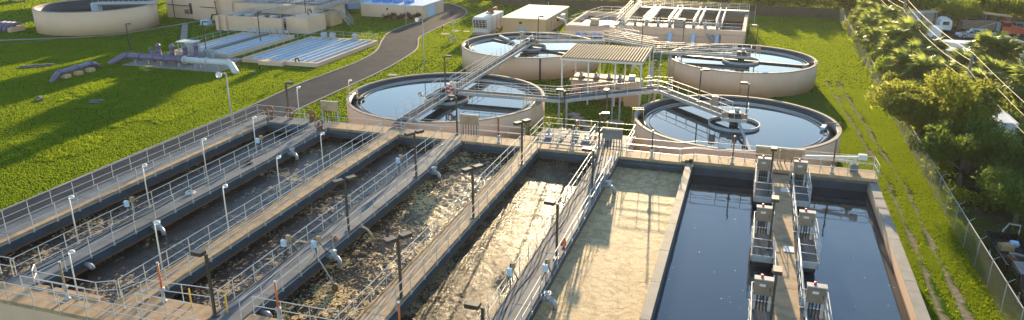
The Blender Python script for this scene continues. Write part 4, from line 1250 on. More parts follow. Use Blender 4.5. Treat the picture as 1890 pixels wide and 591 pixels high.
for i in range(9):
    x = -20.6+1.9*i
    MB().lathe([(0.0,FZ+0.05),(0.24,FZ+0.05),(0.24,FZ+0.9),(0.12,FZ+1.05),(0.0,FZ+1.08)],10,(x,126.0),closed=False).build('actuator','pipe_grey',fb,True)
MB().bev(-12.3,-10.5,125.3,126.6,FZ+0.05,FZ+1.35,0.05).build('switch_box','concrete_pale',fb)
rail([(-21.4,124.7,FZ),(-1.3,124.7,FZ)], 'guard rail along the front of the filter building', group='filter building rails', drop=0.05)
rail([(-21.4,145.2,FZ+0.55),(-0.9,145.2,FZ+0.55)], 'guard rail along the back of the filter building', group='filter building rails', drop=0.05)
rail([(-21.4,143.3,FZ+0.55),(-1.2,143.3,FZ+0.55)], 'inner guard rail on the back deck of the filter building', group='filter building rails', drop=0.05)
rail([(-21.3,127.3,FZ),(-5.4,127.3,FZ)], 'inner guard rail on the front deck of the filter building', group='filter building rails', drop=0.05)
for i, x in enumerate((-17.1,-13.0,-8.9,-5.3)):
    t = thing('cell_walkway', f'railed walkway between the filter cells, {ORD[i]} from the left', 'walkway', (x,135,FZ), group='filter cell walkways')
    MB().box(x-0.5,x+0.5,127.45,143.15,FZ-0.005,FZ+0.07).build('deck','grating',t)
    for k in (-1,1):
        rail([(x+k*0.47,127.5,FZ+0.06),(x+k*0.47,143.1,FZ+0.06)], parent=t, drop=0.02, sp=2.4, r=0.034)
# left annex with lower tank
ax = thing('filter_annex', 'lower concrete tank with railings left of the filter building', 'tank', (-26,126,0))
MB().box(-30.6,-22.0,125.6,126.0,0,1.95).build('wall','stucco',ax)
MB().box(-30.6,-30.2,126.01,143.0,0,1.95).build('wall','stucco',ax)
MB().box(-22.4,-22.0,126.01,143.0,0,1.95).build('wall','stucco',ax)
MB().box(-30.2,-22.4,142.6,143.0,0,1.94).build('wall','stucco',ax)
MB().box(-30.19,-22.41,126.01,142.59,0,1.1).build('tank_floor','tank_coat',ax)
MB().bev(-30.2,-22.4,126.01,129.0,1.8,2.0,0.03).build('deck','concrete_grey',ax)
for i in range(2):
    x = -27.5+2.6*i
    MB().lathe([(0.0,0.6),(0.0,0.6)],8,(x,125),closed=False) if False else None
    MB().path([(x-0.9,124.9,0.62),(x+0.5,124.9,0.62),(x+0.8,124.9,0.4),(x+0.85,124.9,0.0)],0.33,12).build('blue_pump','blue_paint',ax,True)
    MB().cyl((x-0.6,124.9),0.42,0.1,0.95,12).build('pump_casing','blue_paint',ax,True)
MB().bev(-26.6,-25.2,127,128.2,2.0,3.0,0.04).build('equipment_box','concrete_tan',ax)
MB().path([(-33.6,131.5,2.2),(-31.6,129.0,2.2),(-31.2,128.4,2.0),(-31.0,127.8,1.2),(-30.0,126.4,1.15),(-23.0,126.0,2.15)],0.2,10).build('pipe','galvanised',ax,True)
rail([(-30.4,125.8,1.95),(-22.2,125.8,1.95)], 'front guard rail of the annex tank', group='filter building rails', drop=0.02)
rail([(-30.4,129,1.95),(-27.6,142.6,1.95),(-22.2,142.8,1.95)], 'slanting guard rail over the annex tank', group='filter building rails', drop=0.02)
rail([(-26.2,128.8,1.98),(-23.2,140.5,1.98)], 'second slanting guard rail over the annex tank', group='filter building rails', drop=0.02)
# long gangway along the left side and the zigzag stair down to the bridges
g1 = bridge((-21.2,126.5,FZ+0.3), (-21.2,144.3,FZ+0.9), 1.5, 'long white-railed gangway along the left side of the filter building', sp=2.2)
stairs((-18.0,117.6,1.7), (-21.2,123.9,FZ+0.3), 1.3, 'upper flight of the zigzag stair by the filter building')
z1 = bridge((-21.0,118.6,1.9), (-17.0,116.2,1.9), 1.5, 'middle landing of the zigzag stair', sp=1.2)
stairs((-18.4,110.2,BZ-0.05), (-17.6,115.9,1.9), 1.3, 'lower flight of the zigzag stair behind the canopy')
stairs((-5.0,121.2,0.1), (-7.2,126.0,FZ), 1.0, 'short stair at the right end of the filter building')
stairs((-0.3,140.2,0.1), (-0.3,144.2,FZ+0.5), 1.1, 'white stair on the right flank of the filter building')
tag(MB().bev(-4.6,-1.2,123.2,124.55,0.0,1.9,0.03).build('side_room','stucco'), 'small tan side room at the right end of the filter building', 'building')
tg = thing('orange_marker', 'orange upright box in front of the filter building', 'marker', (-13.9,119,0))
MB().box(-14.1,-13.7,118.9,119.2,0,1.5).build('panel','orange_pipe',tg); MB().tube((-13.9,119.05,1.5),(-13.9,119.05,1.8),0.04,6).build('stub','galvanised',tg)
rail([(-30,116,0),(-13,118.5,0),(2,118.5,0)], 'low guard rail on the lawn in front of the filter building', group='filter building rails', drop=0.0, sp=2.4)

# ------------------------------------------------------------------ flat-roofed building and generator
hb = thing('flat_roof_building', 'tan building with pale flat roof behind the back left clarifier', 'building', (-38,130,0))
MB().box(-42.0,-34.2,125.9,142.5,0,2.55).build('wall','stucco_yellow',hb)
MB().bev(-42.2,-34.0,125.7,142.7,2.551,2.78,0.03).build('roof','roof_cream',hb)
MB().box(-38.95,-38.45,125.82,125.89,1.75,2.15).build('vent','dark_metal',hb)
dr = MB().box(-39.5,-37.4,125.84,125.89,0.02,1.2).build('door','pipe_grey',hb)
MB().box(-34.19,-34.12,130,131.2,0.02,2.1).build('door','pipe_grey',hb)
MB().box(-34.19,-34.1,134,135.2,1.2,1.9).build('window','glass',hb)
MB().tube((-35.1,131,2.78),(-35.1,131,5.0),0.04,6).build('antenna','galvanised',hb)
MB().bev(-34.1,-33.2,134.5,136.5,1.5,2.3,0.05).build('air_unit','white_paint',hb)
gn = thing('generator', 'white generator enclosure with large dark grille and exhaust', 'generator', (-45,126,0))
MB().bev(-46.3,-43.5,122.6,131.0,0.5,3.1,0.06).build('enclosure','white_paint',gn)
MB().box(-46.5,-43.3,122.3,131.2,0.0,0.49).build('plinth','concrete_pale',gn)
MB().prism([(122.6,1.1),(122.59,2.85),(122.0,2.85),(122.45,1.1)],'x',-46.25,-43.55).build('hood','white_paint',gn)
gr = MB().add([(-46.1,122.425,1.2),(-43.7,122.425,1.2),(-43.7,122.0,2.75),(-46.1,122.0,2.75)],[(0,1,2,3)]).build('grille','dark_metal',gn)
for k in range(4):
    for axis in (0,1):
        if axis == 0:
            x = -46.1+0.6*(k+0.5)+0.1
            MB().beam((x,122.40,1.2),(x,121.98,2.75),0.06,0.06).build('louvre','white_paint',gr)
        else:
            f = (k+0.5)/4
            MB().tube((-46.1,122.40-0.43*f,1.2+1.55*f),(-43.7,122.40-0.43*f,1.2+1.55*f),0.03,4).build('louvre','white_paint',gr)
for y in (124.5,127.0,129.2):
    MB().box(-43.499,-43.47,y,y+0.06,0.7,2.9).build('door_seam','dark_metal',gn)
MB().box(-45.6,-44.2,127.2,128.2,3.1,3.25).build('hatch','rust',gn)
MB().cyl((-44.6,127.8),0.3,3.25,3.5,10).build('exhaust','rust',gn,True)
MB().tube((-44.9,126.9,3.6),(-44.2,129.0,3.9),0.28,12).build('muffler','rust',gn,True)
for i,(x,y,s) in enumerate(((-42.9,124.2,0.5),(-43.0,125.4,0.7),(-42.8,127.2,0.6))):
    mb = MB().path([(x,y,0),(x,y+0.1,s),(x+0.2,y+0.3,s*1.3),(x+0.1,y+0.8,s*1.2)],0.16,8)
    tag(mb.build('yard_pipe','rust' if i else 'concrete_tan',None,True), f'bent pipe beside the generator, {ORD[i]} from the front', 'pipe', 'pipes beside the generator')
# telemetry mast on the lawn
t = thing('backflow_mast', 'small mast with pipe assembly on the lawn beside the road', 'mast', (-47.1,115.2,0))
MB().tube((-47.1,115.4,0),(-47.1,115.4,3.7),0.06,8).build('pole','galvanised',t,True)
MB().bev(-47.3,-46.9,115.2,115.36,2.9,3.5,0.02).build('panel','galvanised',t)
MB().path([(-47.8,115.1,0),(-47.8,115.1,0.8),(-47.4,115.1,0.95),(-46.7,115.1,0.8),(-46.5,115.1,0)],0.13,8).build('pipe_loop','pipe_grey',t,True)
MB().cyl((-47.1,115.1),0.25,0.4,0.85,10).build('valve_body','pipe_grey',t,True)
MB().path([(-47.0,114.7,0.9),(-46.8,114.7,1.4)],0.1,6).build('handle','rust',t)
t = thing('fire_hydrant', 'red fire hydrant at the kerb of the curving road', 'hydrant', (-53.4,125.8,0))
MB().lathe([(0.0,0),(0.2,0),(0.2,0.06),(0.14,0.1),(0.14,0.6),(0.18,0.62),(0.15,0.78),(0.0,0.86)],10,(-53.4,125.8),closed=False).build('barrel','red_paint',t,True)
MB().tube((-53.68,125.8,0.5),(-53.12,125.8,0.5),0.07,8).build('nozzle','red_paint',t)
for i,(x,y,w) in enumerate(((-45.8,90.0,1.0),(-51.2,121.6,1.2),(-50.6,125.0,1.2),(-48.6,125.2,1.0),(-65,86,0.5),(-80.0,82.5,0.7))):
    tag(MB().obox((x,y,0.045),w*1.2,w,0.09,0.2).build('manhole_slab','concrete_pale'), ['flat concrete slab on the lawn behind the left clarifier','flat concrete slab beside the curving road, nearest one','flat concrete slab beside the curving road, middle one','flat concrete slab beside the curving road, right one','tiny concrete slab on the lawn before the blue basin','pale slab on the lawn in front of the purple pipe'][i], 'slab')

# downpipes and wall joints on the clarifiers
for t_, c_, angs in ((tLB,CL_LB,(-66,)),(tRB,CL_RB,(-88,-150)),(tL,CL_L,(-40,)),(tR,CL_R,(-160,))):
    for a_ in angs:
        a_ = math.radians(a_); x_, y_ = c_[0]+math.cos(a_)*(c_[2]+0.06), c_[1]+math.sin(a_)*(c_[2]+0.06)
        MB().tube((x_,y_,0.0),(x_,y_,2.88),0.06 if t_ is not tLB else 0.12,8).build('downpipe','bronze' if t_ is tLB else 'stucco_yellow',t_,True)

# ------------------------------------------------------------------ blue contact basins
def contact_basin(x0, x1, y0, y1, label, nfin, notch=None, rails=True, zt=0.6):
    t = thing('contact_basin', label, 'basin', ((x0+x1)/2,(y0+y1)/2,0), group='blue contact basins')
    MB().box(x0,x1,y0,y0+0.35,0,zt).build('wall','stucco',t)
    MB().box(x0,x1,y1-0.35,y1,0,zt).build('wall','stucco',t)
    MB().box(x0,x0+0.35,y0+0.351,y1-0.351,0,zt).build('wall','stucco',t)
    MB().box(x1-0.35,x1,y0+0.351,y1-0.351,0,zt).build('wall','stucco',t)
    MB().box(x0+0.351,x1-0.351,y0+0.351,y1-0.351,0.0,0.06).build('floor','basin_blue',t)
    MB().box(x0+0.352,x1-0.352,y0+0.352,y1-0.352,0.061,0.30).build('water','blue_pool',t)
    w = (x1-x0-0.7)/(nfin+1)
    for i in range(nfin):
        x = x0+0.35+w*(i+1)
        MB().box(x-0.11,x+0.11,y0+(1.0 if i%2 else 0.36),y1-(0.36 if i%2 else 1.0),0.062,zt+0.02).build('baffle_wall','white_paint' if i%3 else 'pale_blue_paint',t)
    if notch:
        MB().box(*notch,0,zt-0.02).build('inlet_box','stucco',t)
    return t
m, nt, b = new_mat('blue_pool')
b.inputs['Base Color'].default_value = (0.24, 0.45, 0.66, 1)
b.inputs['Roughness'].default_value = 0.06
b.inputs['IOR'].default_value = 1.333
add_bump(nt, b, pos_noise(nt, 3.0, 3), 0.04, 0.05)
UV2 = contact_basin(-70.8,-58.2,91.3,110.0,'blue-painted baffle basin nearest the road',9,(-67.4,-63.4,90.4,91.29))
UV1 = contact_basin(-84.6,-74.2,92.8,110.2,'blue-painted baffle basin behind the purple pumps',7)
rail([(-70.7,91.9,0.6),(-70.7,109.9,0.6),(-58.3,109.9,0.6),(-58.3,107.6,0.6)],'white guard rail round the blue basin nearest the road',group='contact basin rails',drop=0.02,sp=2.0)
rail([(-84.5,93.0,0.6),(-84.5,110.1,0.6),(-74.3,110.1,0.6)],'white guard rail round the back of the far blue basin',group='contact basin rails',drop=0.02,sp=2.0)
rail([(-79.6,93.4,0.6),(-79.6,109.6,0.6)],'guard rail along the middle walkway of the far blue basin',group='contact basin rails',drop=0.02,sp=2.0)
MB().box(-80.0,-79.0,93.2,109.8,0.3,0.64).build('middle_walkway','concrete_grey',UV1)
for i in range(7):
    x = -82.6+1.25*i
    t = thing('basin_gate', f'small grey gate stand at the back of the far blue basin, {ORD[i]} from the left', 'gate', (x,109.4,0.6), group='basin gate stands')
    MB().box(x-0.35,x-0.28,109.35,109.45,0.6,1.6).build('upright','galvanised',t); MB().box(x+0.28,x+0.35,109.35,109.45,0.6,1.6).build('upright','galvanised',t)
    MB().bev(x-0.3,x+0.3,109.3,109.5,1.0,1.5,0.03).build('plate','pipe_grey',t)
for i,x in enumerate((-68.0,-66.4,-62.2)):
    tag(MB().bev(x-0.5,x+0.5,109.3,109.8,0.6,1.5,0.04).build('gear_box','pipe_grey'), f'grey gear box at the back of the near blue basin, {ORD[i]} from the left', 'gear box', 'basin gear boxes')
tag(MB().path([(-61.6,91.2,0.62),(-61.6,91.2,1.1),(-61.2,91.2,1.2),(-61.0,91.2,0.7)],0.12,8).build('hose_bib','black_rubber',None,True),'dark bent hose at the front edge of the near blue basin','hose')
# pad with cabinets in front of the far basin
pd = struct('concrete_pad', MB().bev(-79.2,-71.2,89.2,92.6,0,0.22,0.03), 'concrete_pale')
for i,(x,y) in enumerate(((-77.3,90.6),(-76.0,91.0))):
    t = thing('pump_cabinet', ['grey cabinet on the pad left of the lamp, lower one','grey cabinet on the pad left of the lamp, taller one'][i], 'cabinet', (x,y,0.22), group='pad cabinets')
    MB().bev(x-0.55,x+0.55,y-0.35,y+0.35,0.22,1.3+0.2*i,0.04).build('box','pipe_grey',t)
    MB().bev(x-0.6,x+0.6,y-0.4,y+0.4,1.301+0.2*i,1.38+0.2*i,0.02).build('lid','galvanised',t)
shoebox_lamp((-80.0,95.0,0.3),'dark lamp post at the front of the far blue basin',((1,0.1),),4.6)
shoebox_lamp((-76.9,104.5,0.3),'dark lamp post in the middle of the far blue basin',((1,0.1),),4.9)
shoebox_lamp((-93.2,93.5,0),'dark lamp post behind the purple pipework',((1,0.1),),4.2)

# ------------------------------------------------------------------ purple reuse-water pipework
def pipe_run(t, pts, r, mat, flanges=(), n=12, name='pipe'):
    MB().path(pts, r, n).build(name, mat, t, True)
    for p, q in flanges:
        p, q = Vector(p), Vector(q); d = (q-p).normalized()
        MB().tube(p-d*0.06, p+d*0.06, r*1.35, n).build('flange', mat, t)
px = thing('purple_pipeline', 'long purple pipeline on supports, turning white toward the lamp', 'pipes', (-78,85.5,0))
pipe_run(px, [(-88.2,84.2,-0.1),(-87.3,85.6,0.75),(-86.6,86.0,1.05),(-85.6,86.0,1.05),(-76.6,86.0,1.05)], 0.46, 'purple_paint', [((x,86.0,1.05),(x+1,86.0,1.05)) for x in (-86.3,-84.0,-81.6,-79.6,-77.6)])
pipe_run(px, [(-76.55,86.0,1.05),(-69.3,86.0,1.05),(-68.3,85.7,0.95),(-67.2,84.9,0.3),(-66.7,84.6,-0.1)], 0.44, 'white_paint', [((x,86.0,1.05),(x+1,86.0,1.05)) for x in (-76.3,-72.6,-69.0)], name='white_pipe')
for x in (-84.8,-82.4,-80.2,-77.2,-74.4,-73.4,-70.4):
    MB().box(x-0.09,x+0.09,85.6,86.4,0.1,0.62).build('support','galvanised',px)
struct('concrete_pad', MB().bev(-86.0,-69.4,84.3,88.9,0,0.1,0.02), 'concrete_pale')
MB().box(-85.5,-76.5,87.6,88.0,0.1,0.55).build('plinth','stucco',px)
for i, x in enumerate((-83.4,-80.9,-78.6,-76.6)):
    t = thing('purple_pump', f'purple pump column behind the pipeline, {ORD[i]} from the left', 'pump', (x,88.6,0), group='purple pumps')
    pipe_run(t, [(x,86.4,0.8),(x,88.0,0.9),(x,88.9,0.9)], 0.34, 'purple_paint', [((x,87.3,0.88),(x,88,0.9))])
    h = 2.9 if i == 3 else 2.5
    MB().lathe([(0.0,0.1),(0.45,0.1),(0.45,0.9),(0.34,1.1),(0.34,h-0.5),(0.42,h-0.45),(0.30,h-0.1),(0.0,h)],12,(x,88.9),closed=False).build('column','purple_paint',t,True)
    MB().lathe([(0.0,1.3),(0.44,1.3),(0.44,1.42),(0.0,1.42)],12,(x,88.9),closed=False).build('flange','purple_paint',t)
rail([(-85.4,89.6,0),(-80.6,89.6,0)],'low guard rail behind the purple pumps',group='contact basin rails',drop=0.0)
t = thing('shelter', 'small white-roofed panel shelter among the purple pumps', 'shelter', (-79.9,91,0))
MB().bev(-81.4,-78.4,90.4,92.2,2.5,2.62,0.02).build('roof','white_paint',t)
for x in (-81.2,-78.6):
    for y in (90.6,92.0): MB().box(x-0.05,x+0.05,y-0.05,y+0.05,0,2.5).build('post','galvanised',t)
MB().bev(-80.6,-79.2,91.1,91.6,0.2,2.2,0.04).build('panel','pipe_grey',t)
for i,(x,y,h) in enumerate(((-76.9,87.4,1.4),(-75.8,87.8,1.1),(-77.6,90.2,1.5))):
    tag(MB().path([(x,y,0.1),(x,y,h),(x+0.25,y,h+0.1)],0.09,8).build('sample_pipe','galvanised',None,True), f'thin steel sample pipe right of the purple pumps, {ORD[i]} from the front', 'pipe', 'sample pipes')
t = thing('panel_stand', 'small upright box left of the purple pumps', 'panel', (-86.4,90.6,0))
MB().bev(-86.7,-86.1,90.4,90.7,0.5,1.5,0.03).build('box','concrete_grey',t); MB().tube((-86.4,90.5,0),(-86.4,90.5,0.5),0.06,6).build('post','galvanised',t)
p2 = thing('purple_pipe_loop', 'purple pipe rising from the lawn and dipping back, with tan blocks', 'pipes', (-88,78,0))
pipe_run(p2, [(-86.9,73.2,-0.1),(-87.1,74.2,0.55),(-87.3,75.0,0.8),(-88.0,80.8,0.8),(-88.1,81.6,0.55),(-88.2,82.4,-0.1)], 0.36, 'purple_paint', [((-87.3,75.0,0.8),(-87.4,76,0.8)),((-87.7,78.2,0.8),(-87.8,79,0.8)),((-88.0,80.8,0.8),(-88.1,81.6,0.8))])
for y in (75.6,77.6,79.6):
    MB().bev(-87.3,-86.5,y-0.5,y+0.5,0,0.5,0.03).build('block','stucco_yellow',p2)
t = thing('purple_manifold', 'purple pipe manifold on a tan plinth at the far left', 'pipes', (-128,101.5,0))
MB().bev(-131,-126.2,100.4,103.4,0,0.8,0.04).build('plinth','stucco',t)
for i in range(4):
    x = -130.4+1.1*i
    pipe_run(t,[(x,100.0,0.1),(x,100.2,0.9),(x,101.4,1.2),(x,103.2,1.2)],0.3,'purple_paint')
MB().tube((-131,101.6,1.2),(-126.4,101.6,1.2),0.34,10).build('header','purple_paint',t,True)
# drain grates in the lawn
for i,(x,y,a) in enumerate(((-73.0,66.9,0.5),(-80.5,66.0,-0.6),(-97.0,80.0,0.75))):
    t = thing('storm_drain', ['concrete-edged storm drain mouth in the lawn','dark storm drain mouth left of the other one','long low pipe end in the lawn near the big tank'][i], 'drain', (x,y,0), group='lawn drains')
    ln = 4.2 if i == 2 else 1.5
    MB().obox((x,y,0.14),ln,0.28,0.28,a).build('headwall','concrete_grey',t)
    MB().obox((x+0.3,y-0.55,0.08),ln*0.7,0.6,0.16,a).build('grate','dark_metal',t)

# ------------------------------------------------------------------ big tank at top left
bt = thing('storage_tank', 'big round tan tank with dark inside at the upper left', 'tank', (-116.2,110.4,0))
BC, BR, BH = (-116.2,110.4), 10.2, 4.1
MB().lathe([(BR,0),(BR,BH),(BR-0.35,BH),(BR-0.35,0)],96,BC).build('tank_wall','stucco',bt,True)
MB().lathe([(BR+0.01,BH-0.08),(BR+0.01,BH+0.02),(BR-0.36,BH+0.02),(BR-0.36,BH-0.08)],96,BC).build('rim','concrete_pale',bt)
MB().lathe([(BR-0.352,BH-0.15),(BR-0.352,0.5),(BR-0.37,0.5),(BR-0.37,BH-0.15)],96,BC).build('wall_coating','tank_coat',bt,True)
MB().disc(BC,BR-0.36,1.6,96).build('liquor','dark_water',bt)
MB().cyl(BC,0.9,0.5,BH+0.2,16).build('centre_column','pipe_grey',bt,True)
MB().beam((BC[0],BC[1],BH+0.2),(BC[0]+BR,BC[1]+4,BH+0.2),1.4,0.35).build('bridge_deck','galvanised',bt)
rail([(BC[0],BC[1]-0.7,BH+0.38),(BC[0]+BR,BC[1]+3.3,BH+0.38)],parent=bt,drop=0.02)
rail([(BC[0],BC[1]+0.7,BH+0.38),(BC[0]+BR,BC[1]+4.7,BH+0.38)],parent=bt,drop=0.02)

# ------------------------------------------------------------------ headworks and other tan buildings, upper left
hw = thing('headworks', 'tan headworks basin with railings behind the blue basins', 'building', (-85,118,0))
MB().box(-92.4,-78.9,113.8,114.3,0,2.6).build('front_wall','stucco',hw)
MB().box(-92.5,-91.9,113.3,113.79,0,2.62).build('buttress','stucco',hw)
MB().box(-90.9,-90.3,113.3,113.79,0,2.62).build('buttress','stucco',hw)
MB().box(-79.4,-78.7,113.3,113.79,0,2.62).build('buttress','stucco',hw)
MB().box(-92.4,-91.9,114.31,128,0,2.6).build('side_wall','stucco',hw)
MB().box(-78.6,-74.2,114.6,120.4,0,2.75).build('wing','stucco',hw)
MB().box(-91.89,-78.62,114.31,124,0.0,1.7).build('basin_floor','tank_coat',hw)
MB().box(-78.6,-77.9,120.41,134,0,2.6).build('side_wall','stucco',hw)
MB().box(-96.5,-78.7,124.01,124.6,0,3.4).build('upper_wall','stucco',hw)
MB().bev(-96.5,-76.5,124.61,140,2.9,3.4,0.04).build('upper_deck','concrete_pale',hw)
for i in range(3):
    MB().box(-90.5+4.1*i,-87.2+4.1*i,126.5,135,3.401,3.55).build('screen_pit','tank_coat',hw)
for i in range(5):
    x = -90+2.6*i
    MB().bev(x-0.5,x+0.5,115.6,116.8,1.7,2.5+0.2*(i%2),0.05).build('screen_unit','pipe_grey',hw)
rail([(-92.2,114.0,2.6),(-79.2,114.0,2.6)],'guard rail along the front of the headworks basin',group='headworks rails',drop=0.02)
rail([(-78.4,114.8,2.75),(-74.4,114.8,2.75),(-74.4,120.2,2.75),(-78.4,120.2,2.75)],'guard rail round the right wing of the headworks',group='headworks rails',drop=0.02)
rail([(-96.3,124.7,3.4),(-76.8,124.7,3.4),(-76.8,139,3.4)],'guard rail along the upper deck of the headworks',group='headworks rails',drop=0.02)
rail([(-90,130,3.4),(-80,130,3.4)],'inner guard rail on the upper deck of the headworks',group='headworks rails',drop=0.02)
stairs((-91.5,119.5,2.0),(-83.0,124.3,3.4),1.1,'white ramp stair climbing across the headworks')
for i,(x,y) in enumerate(((-77.6,116.0),(-76.0,118.0),(-77.0,119.2))):
    tag(MB().path([(x,y,2.75),(x,y,3.6),(x+0.4,y+0.2,3.7),(x+0.5,y+0.2,3.1)],0.09,8).build('vent_pipe','dark_metal' if i else 'galvanised',None,True), f'bent vent pipe on the right wing of the headworks, {ORD[i]} one', 'pipe', 'headworks vents')
shoebox_lamp((-78.9,121.5,2.6),'dark lamp post on the headworks',((1,0.1),),3.4)
tb = thing('control_building', 'tall tan block building with small dark windows beside the big tank', 'building', (-106,124,0))
MB().box(-112.0,-105.2,123.4,136,0,6.5).build('wall','stucco',tb)
MB().box(-105.19,-99.8,122.6,134,0,7.0).build('tower_wall','stucco',tb)
MB().box(-99.79,-96.6,123.6,134,0,4.2).build('annex_wall','stucco',tb)
for x,z in ((-103.4,4.6),(-102.5,4.1)):
    w_ = MB().box(x-0.3,x+0.3,122.56,122.599,z,z+0.45).build('window','dark_metal',tb)
MB().box(-106.5,-105.7,123.36,123.399,0.9,3.0).build('door','dark_metal',tb)
MB().path([(-111.5,123.25,2.6),(-99.5,122.4,2.5)],0.09,8).build('wall_pipe','rust',tb,True)
MB().path([(-110.2,123.2,0),(-110.2,123.2,3.6)],0.07,8).build('drain_pipe','dark_metal',tb)
MB().path([(-99.6,122.5,3.8),(-99.3,122.5,1.2),(-100.5,122.4,1.2),(-101.0,122.4,0.0)],0.12,8).build('drain_pipe','dark_metal',tb,True)
MB().bev(-107.4,-106.7,122.9,123.35,1.0,1.8,0.03).build('meter_box','concrete_grey',tb)
tag(MB().bev(-99.2,-97.6,117.2,118.6,0.0,0.9,0.04).build('condenser_unit','pale_blue_paint'),'small pale unit on a pad in front of the headworks','unit')
struct('concrete_pad', MB().bev(-99.8,-96.6,116.4,119.4,0,0.06,0.02), 'concrete_pale')
bx = thing('stair_kiosk','square tan kiosk with a pipe bend and a side stair','kiosk',(-76,125,0))
MB().box(-77.8,-74.7,123.1,127.2,0,2.35).build('wall','stucco_yellow',bx)
MB().bev(-77.9,-74.6,123.0,127.3,2.351,2.45,0.03).build('roof','concrete_pale',bx)
MB().path([(-76.5,122.2,0),(-76.5,122.2,0.5),(-76.2,122.3,0.8),(-75.6,122.3,0.8),(-75.4,122.3,0.3)],0.28,10).build('pipe_bend','pipe_grey',bx,True)
MB().cyl((-76.0,122.5),0.25,0.7,1.4,10).build('valve','pipe_grey',bx,True)
rail([(-77.7,123.2,2.45),(-74.8,123.2,2.45)],parent=bx,drop=0.02,sp=1.4)
stairs((-71.9,125.6,0.05),(-74.7,126.4,2.45),1.0,'open steel stair down from the tan kiosk')
for i,(x,y) in enumerate(((-80.6,127.5),(-79.4,128.4))):
    tag(MB().path([(x,y,0),(x,y,1.3),(x+0.3,y,1.55),(x+0.9,y,1.5),(x+1.0,y,0)],0.18,8).build('pipe_arch','rust',None,True), ['dark pipe arch left of the tan kiosk','taller dark pipe arch behind the tan kiosk'][i], 'pipe')
wb = thing('long_wall_building','long low tan building behind the maroon hedge','building',(-69,140,0))
MB().box(-75.4,-63.5,136.0,146,0,2.45).build('wall','stucco',wb)
MB().bev(-75.5,-63.4,135.9,146.1,2.451,2.62,0.03).build('roof','pale_blue_paint',wb)
MB().box(-69.8,-69.4,135.95,135.99,1.5,1.9).build('sign','dark_metal',wb)
for i in range(4):
    MB().bev(-74+2.4*i,-72.6+2.4*i,138,140,2.62,3.3,0.05).build('roof_unit','blue_paint',wb)
sh = thing('blue_roof_shed','small shed with blue-grey roof at the bend of the road','shed',(-64,142,0))
MB().box(-63.49,-61.9,136.1,146.6,0,2.5).build('wall','stucco',sh)
MB().bev(-63.6,-61.7,135.9,146.8,2.501,2.66,0.03).build('roof','pale_blue_paint',sh)
MB().box(-61.89,-61.85,138,142,0.1,2.2).build('door','pale_blue_paint',sh)
street_lamp((-61.9,128.4,0),'tall grey pole beside the road bend with top out of sight',9.0)
stairs((-78.6,141.5,0.1),(-75.6,138.6,2.4),1.2,'stair beside the long low building')
t = thing('blue_equipment_shed','grey-blue walled shed behind the headworks','shed',(-84,146,0))
MB().box(-89,-80,144,150,0,4.0).build('wall','pale_blue_paint',t); MB().bev(-89.3,-79.7,143.7,150.3,4.001,4.2,0.04).build('roof','roof_sheet',t)
for i,(x,y) in enumerate(((-85.0,141.5),(-83.6,142.0),(-81.8,141.2))):
    t = thing('chemical_drum', f'coloured drum in front of the grey-blue shed, {ORD[i]} from the left', 'drum', (x,y,0), group='drums by the shed')
    MB().lathe([(0.0,0),(0.5,0),(0.52,0.5),(0.5,1.5),(0.42,1.7),(0.0,1.78)],12,(x,y),closed=False).build('drum',('yellow_paint','rust','blue_paint')[i],t,True)
    MB().lathe([(0.0,1.75),(0.2,1.75),(0.2,1.86),(0.0,1.88)],10,(x,y),closed=False).build('lid','dark_metal',t)

# ------------------------------------------------------------------ fences
def fence_run(pts, h, sp, label, screen, cloth, postmat='galvanised', arms=False):
    t = thing('chain_fence', label, 'fence', (*pts[0],0))
    pm = MB().tube((0,0,-0.1),(0,0,h+0.06),0.035,6).mesh('post',postmat)
    am = MB().tube((0,0,h),(0.35,0,h+0.28),0.02,4).mesh('barb_arm',postmat)
    for a, b in zip(pts[:-1], pts[1:]):
        a, b = Vector((*a,0)), Vector((*b,0))
        n = max(1,int(round((b-a).length/sp)))
        for i in range(n):
            p = a+(b-a)*(i/n); q = a+(b-a)*((i+1)/n)
            place('post', pm, t, tuple(p-t.location))
            if arms: place('barb_arm', am, t, tuple(p-t.location))
            d = (q-p).normalized(); s = Vector((-d.y,d.x,0))*0.03
            MB().add([tuple(p+s+Vector((0,0,0.05))),tuple(q+s+Vector((0,0,0.05))),tuple(q+s+Vector((0,0,h))),tuple(p+s+Vector((0,0,h)))],[(0,1,2,3)]).build(screen,cloth,t)
        MB().tube(a+Vector((0,0,h)), b+Vector((0,0,h)), 0.03, 6).build('top_rail',postmat,t)
    return t
fence_run([(15.4,36),(15.35,60),(15.6,90),(15.8,125),(15.9,159)],2.0,3.0,'chain-link fence along the right side of the plant','mesh_panel','chain_link',arms=True)
fence_run([(15.9,160),(-10,160),(-34,157),(-56,160.5)],2.0,3.2,'dark screened fence along the back of the plant','screen_panel','screen_fabric','dark_metal')
fence_run([(-120,146),(-95,153)],2.0,3.5,'dark screened fence behind the buildings at the upper left','screen_panel','screen_fabric','dark_metal')

